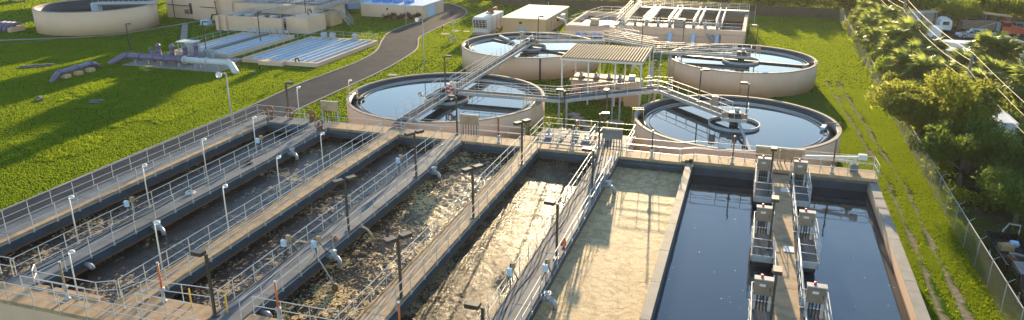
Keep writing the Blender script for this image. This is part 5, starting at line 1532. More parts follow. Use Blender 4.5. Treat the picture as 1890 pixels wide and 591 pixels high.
# ------------------------------------------------------------------ power line
PX = 21.0
def pole(x, y, h, label):
    t = thing('power_pole', label, 'pole', (x,y,0), group='wooden power poles')
    MB().tube((x,y,-0.2),(x,y,h),0.19,10,0.13).build('shaft','wood_pole',t,True)
    for k, (dx,z) in enumerate(((0.0,h+0.14),(0.2,h-0.75),(-0.2,h-1.4),(0.2,h-2.6))):
        MB().cyl((x+dx,y),0.06,z-0.14,z+0.02,8).build('insulator','white_paint',t,True)
pole(20.7,82.4,8.3,'wooden power pole rising out of the big tree')
pole(21.4,126.0,8.3,'wooden power pole beyond the palms')
PY = [172.0, 126.0, 82.4, 36.0]
PXs = [22.0, 21.4, 20.7, 19.9]
for k, (dx,dz) in enumerate(((0.0,0.14),(0.2,-0.75),(-0.2,-1.4),(0.2,-2.6))):
    pts = []
    for i in range(3):
        for j in range(12):
            u = j/12
            pts.append((PXs[i]+(PXs[i+1]-PXs[i])*u+dx, PY[i]+(PY[i+1]-PY[i])*u, 8.3+dz-(0.5+0.15*k)*4*u*(1-u)))
    pts.append((PXs[3]+dx,PY[3],8.3+dz))
    tag(MB().path(pts,0.013,5).build('power_line','wire_metal'), f'sagging overhead wire, {["topmost","second from the top","third from the top","lowest"][k]}', 'wire', 'overhead wires')

# ------------------------------------------------------------------ vegetation
def leaf_cloud(centres, radii, n, size, seed, flat=0.75, droop=0.2, shell=0.55):
    """many leaf-sized quads packed in uneven clumps; returns verts, quads"""
    r = np.random.default_rng(seed)
    centres, radii = np.asarray(centres,float), np.asarray(radii,float)
    w = radii**2; w /= w.sum()
    idx = r.choice(len(centres), n, p=w)
    d = r.normal(size=(n,3)); d /= np.linalg.norm(d,axis=1)[:,None]
    rad = radii[idx]*(shell+(1-shell)*r.random(n)**0.6)*(0.82+0.36*r.random(n))
    p = centres[idx]+d*rad[:,None]*np.array([1,1,flat])
    nor = d*0.7+r.normal(size=(n,3))*0.6+np.array([0,0,0.35]); nor /= np.linalg.norm(nor,axis=1)[:,None]
    a = np.cross(nor, r.normal(size=(n,3))); a /= np.linalg.norm(a,axis=1)[:,None]
    b = np.cross(nor, a)
    s = size*(0.55+0.9*r.random(n))[:,None]
    q = np.stack([p-a*s*0.5, p+b*s*0.28, p+a*s*0.5-np.array([0,0,droop])*s, p-b*s*0.28],1).reshape(-1,3)
    return q, np.arange(n*4).reshape(-1,4)

def branches(h, spread, seed, r0, n=7, base=0.35, zig=0.12):
    r = random.Random(seed)
    mb = MB()
    tips = []
    lean = (r.uniform(-.08,.08)*h, r.uniform(-.08,.08)*h)
    trunk = [(lean[0]*t*t+r.uniform(-zig,zig)*0.5*t, lean[1]*t*t+r.uniform(-zig,zig)*0.5*t, h*0.72*t) for t in (0,0.25,0.5,0.75,1.0)]
    mb.path(trunk, [r0*1.35,r0,r0*0.85,r0*0.6,r0*0.35], 8)
    tips.append(trunk[-1])
    for i in range(n):
        a = 2*math.pi*i/n+r.uniform(-.4,.4)
        t = base+(0.95-base)*r.random()
        z0 = h*0.72*t
        x0, y0 = lean[0]*t*t, lean[1]*t*t
        L = spread*r.uniform(0.55,0.95)
        up = h*r.uniform(0.10,0.34)
        mid = (x0+math.cos(a)*L*0.5+r.uniform(-zig,zig), y0+math.sin(a)*L*0.5+r.uniform(-zig,zig), z0+up*0.6)
        end = (x0+math.cos(a+r.uniform(-.3,.3))*L, y0+math.sin(a)*L, z0+up)
        mb.path([(x0,y0,z0),mid,end], [r0*0.5,r0*0.33,r0*0.12], 6)
        tips.append(end); tips.append(mid)
        for k in range(2):
            a2 = a+r.uniform(-1.0,1.0)
            e2 = (mid[0]+math.cos(a2)*L*0.4, mid[1]+math.sin(a2)*L*0.4, mid[2]+h*r.uniform(0.02,0.2))
            mb.path([mid,e2], [r0*0.25,r0*0.08], 5)
            tips.append(e2)
    return mb, tips

TREE_V = {}
def tree_meshes(kind, h, spread, seed, n, leaf, mat, bark, r0, nb=7, fill=0.34):
    key = (kind, seed)
    if key not in TREE_V:
        mb, tips = branches(h, spread, seed, r0, nb)
        r = random.Random(seed+5)
        cs, rs = [], []
        for tip in tips:
            cs.append((tip[0]+r.uniform(-.2,.2), tip[1]+r.uniform(-.2,.2), tip[2]+r.uniform(0,.25)*h*0.3))
            rs.append(spread*fill*r.uniform(0.6,1.25))
        co, q = leaf_cloud(cs, rs, n, leaf, seed)
        co[:,2] = np.maximum(co[:,2], 0.15)
        TREE_V[key] = (mb.mesh('trunk', bark, True), np_mesh('crown', co, q, mat))
    return TREE_V[key]
def tree(name, loc, rz, label, cat, group, scale=1.0, **kw):
    tm, cm = tree_meshes(**kw)
    t = thing(name, label, cat, loc, rz, group)
    t.scale = (scale,)*3 if not isinstance(scale, tuple) else scale
    place('trunk', tm, t); place('crown', cm, t)
    return t

# the big loose tree over the fence and the dark ones in front of it
tree('broad_tree', (17.6,75.5,0), 0.4, 'big loose-crowned tree with pale twisted limbs overhanging the fence', 'tree', None, kind='oak', h=7.0, spread=5.0, seed=21, n=24000, leaf=0.30, mat='leaf_oak', bark='bark_pale', r0=0.26, nb=11, fill=0.30)
for i,(x,y,h,s,lb) in enumerate(((17.6,66.5,5.2,3.2,'dark leafy tree leaning over the fence below the big tree'),(21.0,64.5,4.6,3.6,'dark leafy tree right of the fence, in front of the white trailer'),(19.6,58.6,4.3,3.0,'dark leafy tree at the right edge above the black pickup'),(24.5,68.5,4.2,3.2,'dark leafy tree at the right frame edge'),(19.0,70.5,5.0,3.0,'dark tree tucked behind the big loose tree'),(24.2,61.5,4.4,3.2,'shadowed tree at the right edge beyond the pickup'))):
    tree('dark_tree', (x,y,0), i*1.3, lb, 'tree', 'dark trees by the fence', kind='dark', h=h, spread=s, seed=40+i, n=5200, leaf=0.27, mat='leaf_dark', bark='bark', r0=0.17, nb=8, fill=0.36)
for i,(x,y,h,s,lb) in enumerate(((17.0,84.5,4.2,2.4,'green shrubby tree behind the big tree along the fence'),(18.3,89.0,3.6,2.2,'bushy shrub below the middle palms'),(17.2,96.0,3.0,1.9,'bushy shrub at the fence under the palms'),(16.9,103,3.2,1.8,'bushy shrub at the fence, farther along'),(16.9,80.0,2.6,1.8,'low shrub at the fence foot beside the big tree'),(17.4,111,3.2,2.0,'leafy shrub at the fence before the long trailers'),(17.3,119,3.0,1.9,'leafy shrub at the fence beside the tall palms'),(17.2,128.5,3.0,1.9,'leafy shrub at the fence near the far corner'),(17.6,142,3.2,2.2,'leafy shrub at the far corner of the fences'))):
    tree('fence_shrub', (x,y,0), i*0.9, lb, 'shrub', 'shrubs along the fence', kind='shrub', h=h, spread=s, seed=60+i, n=2600, leaf=0.26, mat='leaf_bright' if i%2 else 'leaf_oak', bark='bark', r0=0.10, nb=8, fill=0.42)

# sabal palms: each a rough trunk and a head of fan fronds
def frond_mesh(seed, L, mat='leaf_palm'):
    r = random.Random(seed)
    mb = MB()
    # petiole then folded fan of narrow blades
    pet = [(0,0,0),(L*0.26,0,L*0.10),(L*0.46,0,L*0.11)]
    mb.path(pet, 0.025, 4)
    bx, bz = L*0.46, L*0.11
    nb = 19
    for i in range(nb):
        a = math.radians(-112+224*i/(nb-1)+r.uniform(-4,4))
        ln = L*0.56*(0.72+0.28*math.cos(a*0.75))*r.uniform(0.85,1.08)
        c, s = math.cos(a), math.sin(a)
        w = L*0.030
        m1 = (bx+c*ln*0.55, s*ln*0.55, bz+0.02-ln*0.05)
        e = (bx+c*ln, s*ln, bz-ln*r.uniform(0.22,0.50))
        o = len(mb.v)
        mb.v.extend([(bx,0,bz),(m1[0]-s*w,m1[1]+c*w,m1[2]-0.03),(m1[0],m1[1],m1[2]+0.03),(m1[0]+s*w,m1[1]-c*w,m1[2]-0.03),e])
        mb.f.extend([(o,o+1,o+2),(o,o+2,o+3),(o+1,o+4,o+2),(o+2,o+4,o+3)])
    return mb.mesh('frond', mat)
FRONDS = [frond_mesh(s, L) for s, L in ((1,1.7),(2,1.9),(3,1.55))]
PALM_T = {}
def palm(loc, h, label, seed, nf=22, sc=1.0, group='fan palms along the fence'):
    r = random.Random(seed)
    t = thing('fan_palm', label, 'palm tree', loc, group=group)
    k = round(h,1)
    if k not in PALM_T:
        mb = MB()
        pts = [(0.05*math.sin(i),0.05*math.cos(i*1.3),h*i/6) for i in range(7)]
        mb.path(pts, [0.24,0.2,0.19,0.19,0.2,0.24,0.2], 9)
        for i in range(10):
            a = i*2.4; z = h*(0.72+0.027*i)
            mb.beam((0.16*math.cos(a),0.16*math.sin(a),z),(0.32*math.cos(a),0.32*math.sin(a),z+0.22),0.09,0.04)
        PALM_T[k] = mb.mesh('trunk','palm_bark')
    place('trunk', PALM_T[k], t)
    for i in range(nf):
        a = i*2.39996+r.uniform(-.2,.2)
        el = 1.15-1.75*(i/nf)+r.uniform(-.12,.12)
        o = place('frond', FRONDS[i%3], t, (0.1*math.cos(a),0.1*math.sin(a),h-0.05-0.25*(i/nf)))
        o.rotation_euler = Vector((1,0,0)).rotation_difference(Vector((math.cos(a)*math.cos(el),math.sin(a)*math.cos(el),math.sin(el)))).to_euler() if False else (Matrix.Rotation(a,3,'Z')@Matrix.Rotation(-el,3,'Y')@Matrix.Rotation(r.uniform(-.35,.35),3,'X')).to_euler()
        s = sc*r.uniform(0.85,1.12)
        o.scale = (s,s,s)
    return t
PALMS = [(17.4,137,3.6,'fan palm at the far end of the fence row'),(18.4,131,4.0,'fan palm second from the far end of the row'),(17.3,126,3.6,'fan palm beside the fence, third from the far end'),(19.2,121.5,4.2,'tall fan palm behind the fence, fourth from the far end'),(17.2,116.5,3.4,'low fan palm touching the fence before the trailers'),(18.8,112.5,4.2,'fan palm left of the long white trailers'),(17.6,107.5,3.6,'bushy fan palm at the fence left of the trailers'),(20.6,104.5,3.4,'low fan palm in front of the near trailer, left one'),(18.6,100.2,3.2,'spreading fan palm in front of the near trailer'),(22.0,97.5,2.9,'low fan palm right of the spreading one'),(24.6,101.0,3.6,'fan palm hiding the middle of the near trailer'),(28.6,106.5,4.8,'tall fan palm in front of the trailers, left of a pair'),(30.4,107.5,4.4,'tall fan palm in front of the trailers, right of a pair'),(34.0,104.0,4.3,'fan palm at the right edge beyond the trailers'),(27.6,86.8,4.4,'fan palm with bare trunk right of the white box trailer'),(32.5,95.0,3.6,'fan palm at the right frame edge, lower'),(20.6,92.2,2.6,'squat fan palm behind the big tree'),(26.9,96.5,3.3,'fan palm right of the power pole'),(18.9,145,3.8,'fan palm where the fences meet'),(20.4,134,4.4,'tall fan palm behind the first row near the far end'),(21.0,115.5,4.6,'tall fan palm left of the power line pole'),(22.6,109.0,3.8,'fan palm right beside the near trailer end'),(19.6,95.6,3.4,'fan palm between the shrubs below the trailers'),(24.4,93.0,3.0,'low fan palm behind the power pole by the big tree'),(17.0,121.3,3.2,'small fan palm leaning on the fence')]
for i,(x,y,h,lb) in enumerate(PALMS):
    palm((x,y,0), h, lb, 100+i, 40, 1.38+0.14*(i%3))

# clipped maroon hedge by the long building, plant by plant
for i in range(9):
    x = -68.0+0.78*i
    tree('hedge_plant', (x,132.0+0.25*(i%2)+0.22*i,0), i*0.7, f'maroon hedge plant in front of the long low building, {ORD[i]} from the left', 'shrub', 'maroon hedge plants', scale=(1,1,1.0+0.25*((i*7)%3)*0.5), kind='hedge', h=1.25, spread=0.6, seed=80+i%3, n=420, leaf=0.17, mat='leaf_maroon', bark='bark', r0=0.03, nb=6, fill=0.5)
tree('croton_shrub', (-17.4,65.9,0), 0.0, 'sunlit yellow-green shrub between left clarifier and splitter box', 'shrub', None, kind='croton', h=2.6, spread=1.2, seed=88, n=1100, leaf=0.2, mat='leaf_bright', bark='bark', r0=0.05, nb=8, fill=0.5)
tree('croton_shrub', (-18.6,66.4,0), 1.0, 'smaller shrub behind the sunlit one by the splitter box', 'shrub', None, kind='croton', h=2.0, spread=1.0, seed=89, n=700, leaf=0.2, mat='leaf_bright', bark='bark', r0=0.05, nb=8, fill=0.5)

# trees behind the back fence, left to right, and far wood behind them
rb = random.Random(77)
x = -66.0
k = 0
back = []
while x < 64:
    y = 164+rb.uniform(-1.0,2.5)+max(0,-(x+30))*0.02
    back.append((x,y,rb.uniform(0.72,1.05)))
    x += rb.uniform(2.4,3.8)
for i,(x,y,s) in enumerate(back):
    v = i%5
    nmat = ('leaf_far','leaf_oak','leaf_bright','leaf_far','leaf_dark')[v]
    if x > 16:
        y += 2; s *= 1.35
    tree('back_tree', (x,y,0), i*1.7, 'leafy tree in the dense row behind the dark back fence', 'tree', 'trees behind the back fence', scale=(s*1.15,s*1.15,s), kind='back', h=4.6, spread=2.3, seed=200+v, n=1900, leaf=0.38, mat=nmat, bark='bark', r0=0.12, nb=8, fill=0.45)
# trees among the parked trailers
for i,(x,y,s,lb) in enumerate(((35.2,153.5,1.0,'round bright green tree behind the silver car'),(25.0,158,1.1,'leafy tree behind the white van'),(44,158,1.15,'leafy tree beyond the red truck'),(49,152,1.0,'leafy tree at the upper right corner'),(30,160,1.2,'tree with pale dead branch above the caravan'))):
    tree('yard_tree', (x,y,0), i*2.1, lb, 'tree', 'trees in the yard', scale=s, kind='yard', h=5.2, spread=3.0, seed=230+i%2, n=3600, leaf=0.36, mat='leaf_bright' if i in (0,) else 'leaf_far', bark='bark', r0=0.16, nb=9, fill=0.42)
# tall trees north of the headworks, beyond the top of the picture; they throw the long shadows over the left lawn
for i,(x,y,h) in enumerate(((-152,160,1.0),(-146,163,1.2),(-131,166,0.9),(-121,164,1.1),(-115.5,167,1.0),(-100,168,1.2),(-95,166,0.85),(-83,169,1.3),(-77,170,0.95))):
    tree('tall_tree', (x,y,0), i*1.1, f'tall tree beyond the top left of the picture, {ORD[i]} from the left', 'tree', 'tall trees north of the plant', scale=h, kind='tall', h=15.0, spread=4.4, seed=260+i%2, n=6500, leaf=0.95, mat='leaf_dark', bark='bark', r0=0.32, nb=12, fill=0.34)
cs, rs = [], []
for i in range(260):
    xx = rb.uniform(-130,110); yy = 172+rb.uniform(0,26)
    cs.append((xx,yy,rb.uniform(0.5,2.4))); rs.append(rb.uniform(1.2,2.6))
co, q = leaf_cloud(cs, rs, 52000, 0.55, 9)
co[:,2] = np.maximum(co[:,2],0.05)
tag(place('far_wood', np_mesh('far_wood',co,q,'leaf_far')), 'far-off wood beyond the back fence', 'wood', kind='stuff')
# scrub and weeds at the foot of the right fence
cs, rs = [], []
for i in range(230):
    yy = rb.uniform(60,150)
    cs.append((16.0+abs(rb.gauss(0,0.8)),yy,rb.uniform(0.1,0.7))); rs.append(rb.uniform(0.3,0.8))
co, q = leaf_cloud(cs, rs, 15000, 0.24, 10)
co[:,2] = np.abs(co[:,2])
tag(place('fence_scrub', np_mesh('fence_scrub',co,q,'leaf_bright')), 'low scrub growing through the foot of the right fence', 'scrub', kind='stuff')
cs, rs = [], []
for i in range(220):
    cs.append((rb.uniform(17,34),rb.uniform(55,112),rb.uniform(0.1,0.6))); rs.append(rb.uniform(0.5,1.2))
co, q = leaf_cloud(cs, rs, 16000, 0.3, 12)
co[:,2] = np.abs(co[:,2])
tag(place('undergrowth', np_mesh('undergrowth',co,q,'leaf_dark')), 'dark undergrowth between the trees right of the fence', 'undergrowth', kind='stuff')

# ------------------------------------------------------------------ parked trailers and vehicles beyond the fence
def wheel(t, x, y, r, w, along):
    d = Vector((-math.sin(along), math.cos(along), 0))
    c = Vector((x,y,r))
    ty = MB().tube(c-d*w/2, c+d*w/2, r, 16).build('tyre','black_rubber',t,True)
    MB().tube(c-d*(w/2+0.01), c+d*(w/2+0.01), r*0.55, 10).build('rim','galvanised',ty,True)
def box_trailer(x0, x1, y0, y1, z0, z1, label, wheels, mat='trailer_white'):
    t = thing('box_trailer', label, 'trailer', ((x0+x1)/2,(y0+y1)/2,0), group='parked box trailers')
    MB().bev(x0,x1,y0,y1,z0,z1-0.05,0.04).build('box_body',mat,t)
    MB().bev(x0-0.03,x1+0.03,y0-0.03,y1+0.03,z1-0.049,z1+0.04,0.03).build('roof',mat,t)
    long_x = (x1-x0) > (y1-y0)
    MB().box(x0+0.3,x1-0.3,y0+0.5,y1-0.5,z0-0.25,z0-0.003).build('chassis','dark_metal',t)
    if long_x:
        n = int((x1-x0)/1.2)
        for i in range(1,n):
            x = x0+(x1-x0)*i/n
            MB().box(x-0.025,x+0.025,y0-0.02,y0-0.002,z0+0.1,z1-0.12).build('side_rib',mat,t)
        for x in wheels:
            for y in (y0+0.3,y1-0.3): wheel(t,x,y,0.5,0.3,0.0)
    else:
        n = int((y1-y0)/1.2)
        for i in range(1,n):
            y = y0+(y1-y0)*i/n
            MB().box(x0-0.02,x0-0.002,y-0.025,y+0.025,z0+0.1,z1-0.12).build('side_rib',mat,t)
        for y in wheels:
            for x in (x0+0.3,x1-0.3): wheel(t,x,y,0.5,0.3,math.pi/2)
    return t
box_trailer(21.6,35.6,119.8,122.4,1.0,3.1,'long white box trailer, farther of the pair beyond the palms',(33,34.2))
box_trailer(22.3,35.6,113.2,115.9,1.0,3.1,'long white box trailer, nearer of the pair beyond the palms',(33,34.2))
bt1 = box_trailer(21.6,24.2,77.0,88.0,0.9,3.1,'white box trailer standing behind the big tree',(79,80.2))
box_trailer(31.5,34.2,99.0,104.0,0.9,3.2,'short white container at the right edge below the truck',(100.5,))

def car(loc, rz, L, W, prof, cab, mat, label, name, cat, wr=0.34, wx=None, glassmat='glass'):
    """prof: body side outline (x,z); cab: glasshouse outline; car points to +x locally"""
    t = thing(name, label, cat, loc, rz)
    MB().prism(prof,'y',-W/2,W/2).build('body',mat,t,False,False)
    if cab:
        MB().prism(cab,'y',-W/2+0.1,W/2-0.1).build('cabin',glassmat,t,False,False)
        top = sorted(cab,key=lambda p:-p[1])[:2]; xa, xb = sorted(p[0] for p in top); zt = top[0][1]
        MB().bev(xa-0.05,xb+0.05,-W/2+0.08,W/2-0.08,zt,zt+0.06,0.03).build('roof',mat,t,False,False)
        for xx in (xa, (xa+xb)/2, xb):
            for s in (-1,1): MB().box(xx-0.05,xx+0.05,s*(W/2-0.105)-0.012,s*(W/2-0.105)+0.012,prof[1][1] if False else zt-0.5,zt).build('pillar',mat,t,False,False)
    for xx in (wx or (-L*0.32,L*0.32)):
        for s in (-1,1):
            ty = MB().tube((xx,s*(W/2-0.1)-0.11,wr),(xx,s*(W/2-0.1)+0.11,wr),wr,16).build('wheel','black_rubber',t,True,False)
            MB().tube((xx,s*(W/2-0.1)-0.12,wr),(xx,s*(W/2-0.1)+0.12,wr),wr*0.55,10).build('hub','galvanised',ty,True,False)
    for s in (-1,1):
        MB().box(L/2-0.06,L/2+0.01,s*W*0.36-0.14,s*W*0.36+0.14,0.62,0.78).build('headlight','lamp_lens',t,False,False)
        MB().box(-L/2-0.01,-L/2+0.05,s*W*0.40-0.08,s*W*0.40+0.08,0.7,0.95).build('tail_light','red_paint',t,False,False)
    return t
def sedan_prof(L, z0=0.25, zb=0.95, hood=0.85):
    return [(-L/2,z0+0.1),(-L/2,zb-0.05),(-L/2+0.2,zb),(L*0.12,zb),(L*0.22,zb-0.02),(L/2-0.25,hood),(L/2,hood-0.25),(L/2,z0+0.1),(L/2-0.2,z0),(-L/2+0.2,z0)]
car((27.6,142.0,0),math.pi,5.2,1.9,[(-2.6,0.35),(-2.6,2.0),(-2.45,2.1),(0.9,2.1),(1.45,1.35),(2.45,1.1),(2.6,0.8),(2.6,0.35)],[(-2.2,1.35),(-2.2,1.95),(0.75,1.98),(1.35,1.38)],'car_white','white van parked behind the long trailers','van','van')
car((35.6,144.4,0),math.radians(188),4.9,1.85,sedan_prof(4.9),[(-2.1,0.94),(-1.75,1.5),(0.25,1.5),(1.05,0.93)],'car_silver','silver station wagon parked before the round green tree','silver_car','car')
car((38.6,137.5,0),0.2,5.0,2.0,[(-2.5,0.4),(-2.5,1.3),(-2.2,1.75),(0.2,1.8),(1.2,1.35),(2.3,1.1),(2.5,0.8),(2.5,0.4)],[(-1.6,1.2),(-1.4,1.7),(0.2,1.75),(1.1,1.3)],'car_white','pale minivan in front of the red truck','minivan','van')
car((45.5,152.5,0),0.1,4.8,1.9,sedan_prof(4.8,0.35,1.1,1.0),[(-2.1,1.09),(-1.8,1.75),(0.3,1.75),(1.0,1.08)],'car_blue','teal car at the upper right corner beyond the red truck','blue_car','car')
car((46.5,147.3,0),0.1,4.8,1.9,sedan_prof(4.8,0.35,1.1,1.0),[(-2.1,1.09),(-1.8,1.75),(0.3,1.75),(1.0,1.08)],'car_blue','dark teal car at the upper right edge','blue_car','car')
# red tractor truck with a rusty tipper body behind it
tt = thing('red_truck','red long-nosed truck coupled to a dark tipper body','truck',(40,148.5,0))
MB().prism([(0.6,0.6),(0.6,2.5),(1.9,2.5),(2.2,1.75),(4.0,1.5),(4.2,1.2),(4.2,0.6)],'y',147.4,149.5).build('cab','car_red',tt,False,True).location = (0,-148.5,0)
MB().box(40.62,41.9,147.38,149.52,1.75,2.35).build('windows','glass',tt)
MB().box(34.6,40.4,147.6,149.3,0.6,0.85).build('chassis','dark_metal',tt)
MB().prism([(34.6,1.0),(34.5,2.3),(39.6,2.4),(39.5,1.0)],'y',147.3,149.6).build('tipper_body','bark',tt)
MB().box(39.8,40.4,147.7,149.2,0.9,2.2).build('sleeper','car_blue',tt)
MB().tube((37.2,147.2,1.4),(40.2,147.2,2.7),0.05,6).build('tarp_arm','galvanised',tt)
for x in (35.4,36.6,39.6,43.2):
    for y in (147.6,149.3): wheel(tt,x,y,0.5,0.3,0.0)
tc = thing('plywood_canopy','plywood lean-to roof above the red truck','canopy',(41,150.5,0))
MB().beam((38.3,151.4,3.4),(42.6,151.0,3.05),2.6,0.12).build('roof','plywood',tc)
for x in (38.6,42.3):
    for y in (150.3,152.2): MB().box(x-0.06,x+0.06,y-0.06,y+0.06,0,3.1).build('post','wood_pole',tc)
# caravan and covered sheds
cv = thing('caravan','small pale rounded caravan between the van and the green tree','caravan',(32.3,149.6,0))
MB().prism([(31.4,0.5),(31.3,1.6),(31.5,2.2),(32.0,2.45),(32.8,2.45),(33.2,2.1),(33.3,1.2),(33.2,0.5)],'y',148.8,152.0).build('body','trailer_white',cv)
MB().box(31.8,32.8,148.77,148.799,1.35,1.95).build('window','glass',cv)
for x in (31.7,32.9): wheel(cv,x,149.4,0.32,0.2,math.pi/2)
MB().tube((32.3,148.8,0.55),(32.3,147.6,0.5),0.05,6).build('drawbar','dark_metal',cv)
for i,(x,y,w,mt,lb) in enumerate(((24.6,150.8,4.2,'rust','open rusty roofed shed behind the palms'),(28.3,155,2.8,'trailer_white','white-roofed shed behind the van'),(30.9,156,2.2,'trailer_white','small white shed next to the caravan'))):
    t = thing('yard_shed', lb, 'shed', (x,y,0), group='yard sheds')
    MB().beam((x-w/2,y,2.6),(x+w/2,y,2.75),2.6,0.1).build('roof',mt,t)
    for sx in (-1,1):
        for sy in (-1,1): MB().box(x+sx*(w/2-0.15)-0.05,x+sx*(w/2-0.15)+0.05,y+sy*1.1-0.05,y+sy*1.1+0.05,0,2.5).build('post','rust' if i==0 else 'galvanised',t)
    MB().box(x-w/2+0.2,x+w/2-0.2,y+1.0,y+1.1,0.1,2.3).build('back_wall','dark_metal' if i==0 else mt,t)
# black pickup with loaded bed at the right edge
pk = thing('black_pickup','black pickup with its bed full of scrap beside the fence','pickup',(18.2,51,0),0.0)
MB().box(16.6,18.6,49.2,54.6,0.45,0.75).build('bed_floor','car_black',pk)
for xa,xb,ya,yb in ((16.55,16.65,49.2,54.6),(18.55,18.65,49.2,54.6),(16.66,18.54,49.2,49.3),(16.66,18.54,54.5,54.6)):
    MB().box(xa,xb,ya,yb,0.751,1.25).build('bed_side','car_black',pk)
MB().prism([(45.2,0.5),(45.2,1.05),(46.2,1.15),(46.9,1.8),(48.6,1.85),(49.1,1.15),(49.15,0.5)],'x',16.6,18.6).build('cab','car_black',pk)
MB().box(16.58,18.62,47.0,48.5,1.25,1.7).build('windows','glass',pk)
for y in (46.3,52.6):
    for x in (16.7,18.5): wheel(pk,x,y,0.42,0.26,math.pi/2)
MB().path([(18.6,54.55,1.25),(18.6,54.5,1.9),(17.9,54.5,1.95),(17.6,54.5,1.3)],0.045,6).build('ladder_rack','galvanised',pk)
for i,(x,y,z,sx,sy,sz,a,mt,lb) in enumerate(((17.4,52.6,1.0,0.9,0.5,0.4,0.3,'plywood','brown crate in the bed of the black pickup'),(17.8,51.3,0.95,1.1,0.25,0.3,-0.2,'stainless','metal bar lying in the bed of the black pickup'),(17.2,50.6,1.0,0.5,0.5,0.4,0.6,'rust','rusty box in the bed of the black pickup'),(18.1,53.4,0.95,0.5,0.4,0.3,0.1,'pale_blue_paint','pale box in the bed of the black pickup'))):
    o = MB().obox((0,0,0),sx,sy,sz,0).bev(-sx*0.3,sx*0.3,-sy*0.3,sy*0.3,sz/2,sz*0.75,0.02).build('scrap_box',mt)
    o.location = (x,y,z); o.rotation_euler = (0.15*i,0.1,a); tag(o, lb, 'scrap')
# van glimpsed at the top left
car((-163,133.5,0),0.3,5.0,1.9,[(-2.5,0.35),(-2.5,1.9),(-2.3,2.0),(0.8,2.0),(1.4,1.3),(2.4,1.05),(2.5,0.35)],[(-2.1,1.3),(-2.1,1.85),(0.65,1.88),(1.25,1.32)],'car_white','white van cut by the top left edge','van','van')
tree('roadside_bush', (-142.0,122.5,0), 0.0, 'small yellow-green bush beside the road at the upper left', 'shrub', None, kind='rbush', h=1.8, spread=0.9, seed=95, n=500, leaf=0.25, mat='leaf_bright', bark='bark', r0=0.05, nb=7, fill=0.5)

# ------------------------------------------------------------------ grass: short tufts over the lawns (one object, nobody could count it)
def in_view(X, Y):
    M = np.array([[_r2.x,_r2.y,_r2.z],[_d2.x,_d2.y,_d2.z],[_fw.x,_fw.y,_fw.z]])
    P = np.stack([X, Y, np.full_like(X,-CAM_Z)],0)
    c = M@P
    u, v = FPX*c[0]/c[2], FPX*c[1]/c[2]
    return (np.abs(u) < 1150) & (v > -420) & (v < 480) & (c[2] > 1)
RECT = [(-45.2,10.1,24,59.7),(-86.2,-69,84.1,89.1),(-71,-58,90.3,110.2),(-84.8,-74,92.6,110.4),(-93,-73.8,113,141),(-112.4,-96,122.4,137),(-78,-74.5,122,127.5),(-75.6,-61.6,135.8,147),(-42.4,-33.9,125.5,143),(-46.7,-43.1,121.9,131.4),(-31,-0.5,123,146),(-21,-11,85.2,89.6),(-17.7,-8.8,59,64.1),(-131.2,-126,100,103.6),(-79.3,-71,89,92.8),(16.6,60,40,150)]
CIRC = [(*CL_L[:2],CL_L[2]),(*CL_R[:2],CL_R[2]),(*CL_LB[:2],CL_LB[2]),(*CL_RB[:2],CL_RB[2]),(*BC,BR)]
rl = np.array(ROAD_L); rr_ = np.array(ROAD_R)
o1 = np.argsort(rl[:,1]); o2 = np.argsort(rr_[:,1])
def keep(X, Y):
    ok = in_view(X,Y)
    for a,b,c,d in RECT: ok &= ~((X>a)&(X<b)&(Y>c)&(Y<d))
    for a,b,r in CIRC: ok &= np.hypot(X-a,Y-b) > r+0.05
    xl = np.interp(Y, rl[o1,1], rl[o1,0]); xr = np.interp(Y, rr_[o2,1], rr_[o2,0])
    ok &= ~((X>xl-0.3)&(X<xr+0.3)&(Y<162))
    cx_ = 12.78-0.058*np.maximum(Y-66,0)
    d_ = np.abs(np.abs(X-cx_)-0.62)
    wob_ = 0.5*vnoise(X,Y,5.0,78)
    d_ = np.abs(np.abs(X-cx_-wob_)-0.62)
    ok &= ~((d_ < 0.12+0.42*vnoise(X,Y,3.2,77)+0.38*np.random.default_rng(3).random(len(X)))&(Y<104))
    for (ax_,ay_),(bx_,by_),w in (((-140,84),(-113,98.8),1.0),((-113,98.8),(-107,103.6),1.0),((-107,103.6),(-103,122),1.0),((-92.2,104.4),(-103,117.6),1.2)):
        dx_, dy_ = bx_-ax_, by_-ay_; L2 = dx_*dx_+dy_*dy_
        t_ = np.clip(((X-ax_)*dx_+(Y-ay_)*dy_)/L2,0,1)
        ok &= np.hypot(X-ax_-t_*dx_, Y-ay_-t_*dy_) > w
    return ok
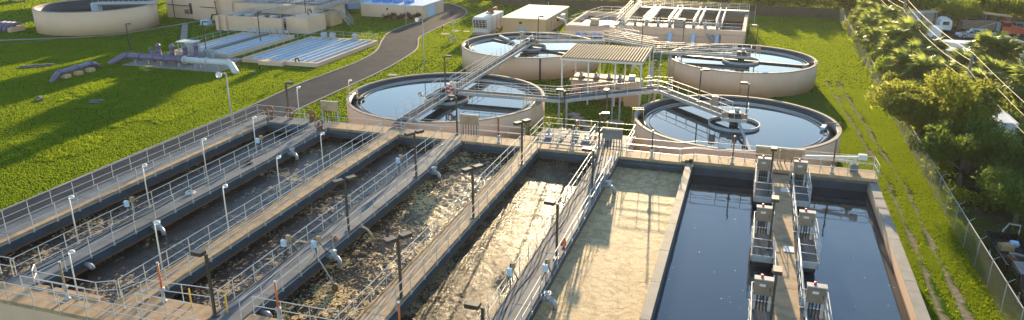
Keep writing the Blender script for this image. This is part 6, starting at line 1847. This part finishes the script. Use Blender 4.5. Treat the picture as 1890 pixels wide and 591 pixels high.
def tufts(name, boxes, seed, label):
    r = np.random.default_rng(seed)
    Xs, Ys, Hs, Ws = [], [], [], []
    for x0,x1,y0,y1,n,h,w,*rough in boxes:
        X = r.uniform(x0,x1,n); Y = r.uniform(y0,y1,n)
        k = keep(X,Y)
        if rough: k &= vnoise(X,Y,6.5,5)+0.4*vnoise(X,Y,1.8,6) > 0.10
        X, Y = X[k], Y[k]
        Xs.append(X); Ys.append(Y); Hs.append(h*(0.6+0.8*r.random(len(X)))*(0.75+0.7*(vnoise(X,Y,3.0,seed+1)+0.5))); Ws.append(w*(0.7+0.6*r.random(len(X))))
    X, Y, Hh, Ww = map(np.concatenate,(Xs,Ys,Hs,Ws))
    n = len(X)
    co = np.zeros((n,6,3))
    for j in range(2):
        a = r.uniform(0,np.pi,n)
        lean = r.normal(size=(n,2))*0.5*Hh[:,None]
        ca, sa = np.cos(a)*Ww/2, np.sin(a)*Ww/2
        co[:,j*3+0] = np.stack([X-ca,Y-sa,np.full(n,0.003)],1)
        co[:,j*3+1] = np.stack([X+ca,Y+sa,np.full(n,0.003)],1)
        co[:,j*3+2] = np.stack([X+lean[:,0],Y+lean[:,1],Hh],1)
    f = np.arange(n*6).reshape(-1,3)
    return tag(place(name, np_mesh(name, co.reshape(-1,3), f, 'grass_blade')), label, 'grass', kind='stuff')
tufts('lawn_grass', [(-130,-53,38,70,220000,0.06,0.09),(-135,-53,70,100,190000,0.07,0.12),(-100,-59,44,74,60000,0.15,0.10,1),(-125,-75,66,92,30000,0.14,0.12,1),(-170,-40,100,165,120000,0.10,0.24),(-55,-10,60,125,70000,0.08,0.15),(-35,16,96,162,70000,0.10,0.2)], 3, 'short green grass covering the lawns')
tufts('verge_grass', [(9.9,16.4,34,62,90000,0.065,0.07),(9.0,16.6,62,100,70000,0.07,0.10),(-8,16.4,100,160,30000,0.11,0.2),(9.9,16.4,34,62,3000,0.11,0.10)], 4, 'rougher grass on the verge along the right fence')

# ------------------------------------------------------------------ low-sun haze: one even box of air round the whole scene
hz_m = bpy.data.materials.new('haze')
hz_m.use_nodes = True
hn = hz_m.node_tree
hn.nodes.clear()
pv = hn.nodes.new('ShaderNodeVolumePrincipled')
pv.inputs['Color'].default_value = (0.95, 0.93, 0.90, 1)
pv.inputs['Density'].default_value = 0.00008
pv.inputs['Anisotropy'].default_value = 0.5
ho = hn.nodes.new('ShaderNodeOutputMaterial')
hn.links.new(pv.outputs[0], ho.inputs['Volume'])
MATS['haze'] = hz_m
hb_ = MB().box(-640,540,-100,940,-1.0,26.0).build('haze','haze')
hb_['kind'] = 'stuff'
hb_['label'] = 'thin golden haze in the evening air'
hb_['category'] = 'haze'
